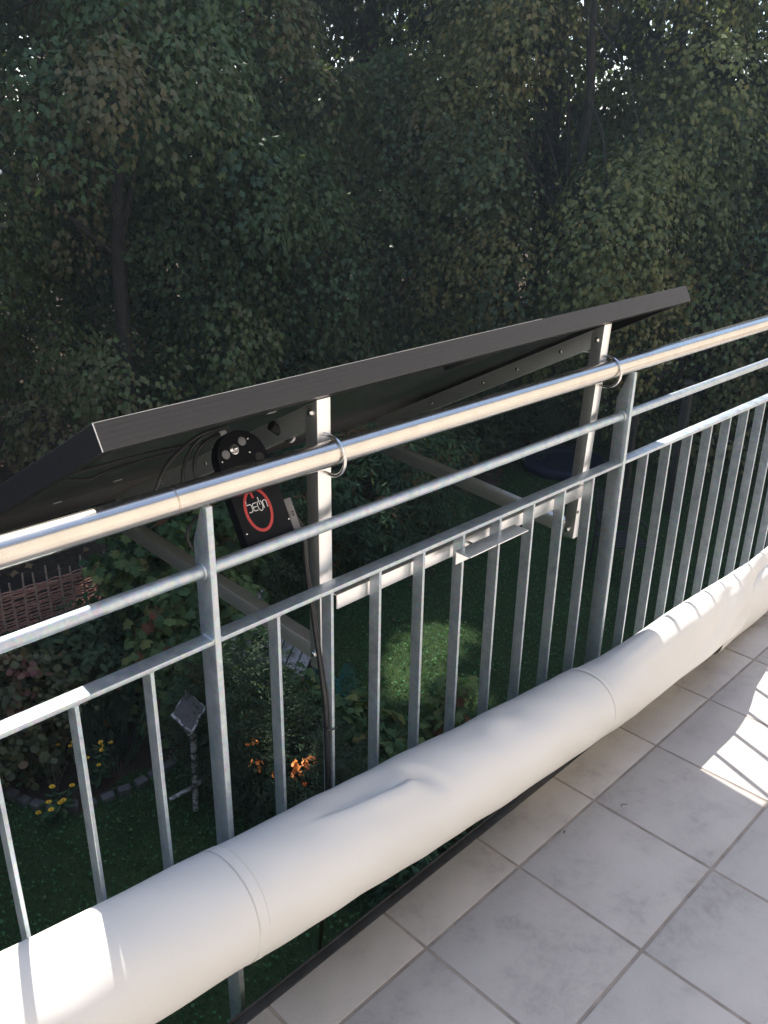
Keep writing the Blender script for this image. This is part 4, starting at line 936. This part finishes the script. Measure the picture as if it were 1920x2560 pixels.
# bench with weathered slats
be = thing('garden_bench', 'weathered grey slatted garden bench at the edge of the lawn', 'bench', (3.95, 5.00, GZ))
bu = np.array((0.40, 0.30, 0)); bu /= np.linalg.norm(bu); bv = np.array((0.58, -0.81, 0)); bv -= bu*bv.dot(bu); bv /= np.linalg.norm(bv)
bo = np.array((3.84, 4.98, -2.56))
for k in range(5):
    c = bo + bv*(-0.19+k*0.095)
    MB().obox(c, bu, 0.46, bv, 0.041, (0, 0, 1), 0.012).build('slat', SLATW, be, 0.003)
for k in range(3):
    MB().obox(bo - bv*0.27 + np.array((0, 0, 0.15+k*0.11)), bu, 0.46, (0, 0, 1), 0.042, bv, 0.011).build('back_slat', SLATW, be, 0.003)
for a_ in (-0.38, 0.38):
    for b_ in (-0.22, 0.18):
        c = bo + bu*a_ + bv*b_; MB().box(c[0]-0.025, c[0]+0.025, c[1]-0.025, c[1]+0.025, GZ, -2.574).build('leg', SLATW, be, 0.003)
    c = bo + bu*a_ - bv*0.292; MB().box(c[0]-0.018, c[0]+0.018, c[1]-0.018, c[1]+0.018, GZ, -2.13).build('back_post', SLATW, be, 0.003)
    MB().obox(bo + bu*a_ + np.array((0, 0, -0.03)), bv, 0.23, bu, 0.02, (0, 0, 1), 0.017).build('rail', SLATW, be, 0.002)
# teal netting
rngn = np.random.default_rng(9); nx_, ny_ = 26, 22; V = []
for i in range(nx_):
    for j in range(ny_):
        x = 4.02+0.26*i/(nx_-1); y = 4.52+0.42*j/(ny_-1)
        V.append((x+0.02*math.sin(j*0.9), y+0.02*math.sin(i*1.1), -2.78+0.16*math.sin(i*0.31+0.3)*math.sin(j*0.29+0.4)+0.025*math.sin(i*1.7+j)+rngn.normal(0, 0.008)))
Fq = [(i*ny_+j, (i+1)*ny_+j, (i+1)*ny_+j+1, i*ny_+j+1) for i in range(nx_-1) for j in range(ny_-1)]
n_o = mesh_np('garden_net', V, Fq, TEALM); wm = n_o.modifiers.new('mesh', 'WIREFRAME'); wm.thickness = 0.004
tag(n_o, 'crumpled teal garden netting lying beside the bench', 'netting')
# navy pool
pl = thing('paddling_pool', 'round dark navy paddling pool on the far lawn', 'pool', (10.6, 6.7, GZ))
ang = np.linspace(0, 2*math.pi, 41)
for zz, rr_ in ((0.09, 0.55),):
    MB().tube([(10.6+rr_*math.cos(a), 6.7+rr_*math.sin(a), GZ+zz) for a in ang], 0.085, 10, False).build('ring', NAVY, pl)
MB().tube([(10.6, 6.7, GZ+0.02), (10.6, 6.7, GZ+0.08)], 0.50, 40).build('water', NAVY, pl)
# dark metal garden chair
gc = thing('garden_chair', 'dark metal garden chair on the lawn seen through the right balusters', 'chair', (8.1, 4.3, GZ))
cc = np.array((8.1, 4.3, 0)); ca_, cb_ = np.array((0.8, -0.6, 0)), np.array((0.6, 0.8, 0))
for a_ in (-0.22, 0.22):
    p1 = cc+ca_*a_
    MB().tube([p1-cb_*0.26+np.array((0, 0, GZ)), p1-cb_*0.20+np.array((0, 0, GZ+0.44))], 0.013, 8).build('leg', DARKMET, gc)
    MB().tube([p1+cb_*0.28+np.array((0, 0, GZ)), p1+cb_*0.20+np.array((0, 0, GZ+0.44)), p1+cb_*0.30+np.array((0, 0, GZ+0.95))], 0.013, 8).build('leg', DARKMET, gc)
    MB().tube([p1-cb_*0.22+np.array((0, 0, GZ+0.64)), p1+cb_*0.23+np.array((0, 0, GZ+0.64))], 0.014, 8).build('armrest', DARKMET, gc)
for k in range(8):
    MB().obox(cc+cb_*(-0.19+k*0.055)+np.array((0, 0, GZ+0.45)), ca_, 0.23, cb_, 0.021, (0, 0, 1), 0.006).build('seat_slat', DARKMET, gc)
for k in range(7):
    MB().obox(cc+cb_*(0.215+k*0.012)+np.array((0, 0, GZ+0.54+k*0.062)), ca_, 0.22, (0.1*0.6, 0.08, 0.99), 0.022, (0.6, 0.8, -0.15), 0.005).build('back_slat', DARKMET, gc)
# wooden posts beyond the lawn
for (x, y, hh, lab) in ((10.45, 5.60, 1.15, 'dark wooden post at the lawn edge just right of the right railing post'), (10.2, 4.78, 1.75, 'taller dark wooden post at the lawn edge among the right balusters')):
    t = thing('wooden_post', lab, 'post', (x, y, GZ), 'wooden posts at the lawn edge')
    MB().box(x-0.05, x+0.05, y-0.05, y+0.05, GZ-0.05, GZ+hh).build('shaft', BARK, t, 0.008)
    MB().prism([(-0.055, 0), (0.055, 0), (0, 0.05)], (x, y-0.055, GZ+hh+0.001), (1, 0, 0), (0, 0, 1), (0, 1, 0), 0.11).build('cap', BARK, t)
# stone edging of the flower bed
ed = thing('bed_edging', 'curved row of grey stones edging the flower bed', 'edging', (1.85, 5.2, GZ))
epts = spline([(1.55, 5.95, 0), (1.66, 5.62, 0), (1.72, 5.40, 0), (1.80, 5.20, 0), (1.95, 5.04, 0), (2.15, 4.96, 0), (2.40, 4.93, 0), (2.70, 4.95, 0)], 12); rnge = np.random.default_rng(8)
acc = 0; last = epts[0]
for i in range(1, len(epts)):
    acc += np.linalg.norm(epts[i]-epts[i-1])
    if acc > 0.118:
        acc = 0; d = unit(epts[i]-epts[i-1]); a = math.atan2(d[1], d[0])+rnge.normal(0, 0.10)
        m = MB(); ax_ = (math.cos(a), math.sin(a), rnge.normal(0, 0.06)); ay_ = (-math.sin(a), math.cos(a), rnge.normal(0, 0.05))
        m.obox((epts[i][0], epts[i][1], GZ+0.018+rnge.uniform(-0.012, 0.01)), ax_, 0.052+rnge.uniform(-0.008, 0.005), ay_, 0.036, (0, 0, 1), 0.035); m.build('stone', STONE, ed, 0.010)

# ------------------------------------------------------------------ grass and litter
rg = np.random.default_rng(77); NB = 95000
# denser where the lawn is nearer
X = rg.uniform(0.6, 12.5, NB*3); Y = rg.uniform(1.9, 7.6, NB*3)
dist = np.hypot(X, Y); keep = (rg.random(NB*3) < np.clip(7.0/dist, 0, 1)**1.3) & (Y < lawn_edge(X)) & ~in_bed(X, Y) & (X < 2.75*Y+1.0)
X, Y = X[keep][:NB], Y[keep][:NB]; n = len(X)
P = np.stack([X, Y, np.full(n, GZ+0.004)], -1); A = rg.normal(0, 0.55, (n, 3)); A[:, 2] = 1.0
patch = 0.5+0.22*np.sin(X*2.1+np.sin(Y*1.7)*1.5)*np.sin(Y*2.6+X)
tint = np.clip(patch + rg.normal(0, 0.17, n), 0, 1)
leaf_mesh('grass', P, A, rg.normal(0, 1, (n, 3))*np.array((1, 1, 0.3)), rg.uniform(0.028, 0.055, n), tint, GRASSM, None, 'blade', 0.16, kindtag='stuff')
n = 8500; X = rg.uniform(0.8, 9.5, n); Y = rg.uniform(1.9, 7.2, n); k_ = (~in_bed(X, Y)) & (Y < lawn_edge(X)); X, Y = X[k_], Y[k_]; n = len(X)
A = rg.normal(0, 1, (n, 3)); A[:, 2] = rg.uniform(-0.1, 0.3, n)
leaf_mesh('clover', np.stack([X, Y, GZ+rg.uniform(0.022, 0.042, n)], -1), A, np.array((0, 0, 1.0))+rg.normal(0, 0.35, (n, 3)), rg.uniform(0.012, 0.024, n), np.clip(rg.normal(0.5, 0.2, n), 0, 1), GRASSM, None, 'round', 1.0, kindtag='stuff')
n = 9000; X = rg.uniform(3, 26, n); Y = rg.uniform(7.2, 26, n)
A = rg.normal(0, 1, (n, 3)); A[:, 2] *= 0.25
LITTER = mat_leaf('fallen_leaf', [(0, (0.07, 0.045, 0.025)), (0.6, (0.17, 0.10, 0.05)), (1, (0.32, 0.20, 0.09))], 0.7, 0.15)
leaf_mesh('fallen_leaves', np.stack([X, Y, GZ+rg.uniform(0.0, 0.05, n)], -1), A, np.array((0, 0, 1.0))+rg.normal(0, 0.35, (n, 3)), rg.uniform(0.07, 0.13, n), rg.random(n), LITTER, None, 'lobed', kindtag='stuff')
n = 34; X = rg.uniform(1.2, 9, n); Y = rg.uniform(3.2, 7, n)
A = rg.normal(0, 1, (n, 3)); A[:, 2] *= 0.2
leaf_mesh('fallen_leaves', np.stack([X, Y, GZ+rg.uniform(0.03, 0.05, n)], -1), A, np.array((0, 0, 1.0))+rg.normal(0, 0.3, (n, 3)), rg.uniform(0.035, 0.07, n), rg.random(n)*0.6, LITTER, None, 'lobed', kindtag='stuff')

# ------------------------------------------------------------------ thin air volume added to stand in for lens glare
GLARE_HAZE = True
if GLARE_HAZE:
    hm = bpy.data.materials.new('thin_glare_haze'); hm.use_nodes = True; hn = hm.node_tree; hn.nodes.clear()
    pv = hn.nodes.new('ShaderNodeVolumePrincipled'); pv.inputs['Color'].default_value = (0.74, 0.87, 1.0, 1); pv.inputs['Density'].default_value = 0.0017
    pv.inputs['Anisotropy'].default_value = 0.35
    ho = hn.nodes.new('ShaderNodeOutputMaterial'); hn.links.new(pv.outputs[0], ho.inputs['Volume'])
    hz = MB().box(-152, 162, -122, 192, GZ-1.1, 16.5).build('glare_haze', hm, smooth=False); hz['kind'] = 'stuff'
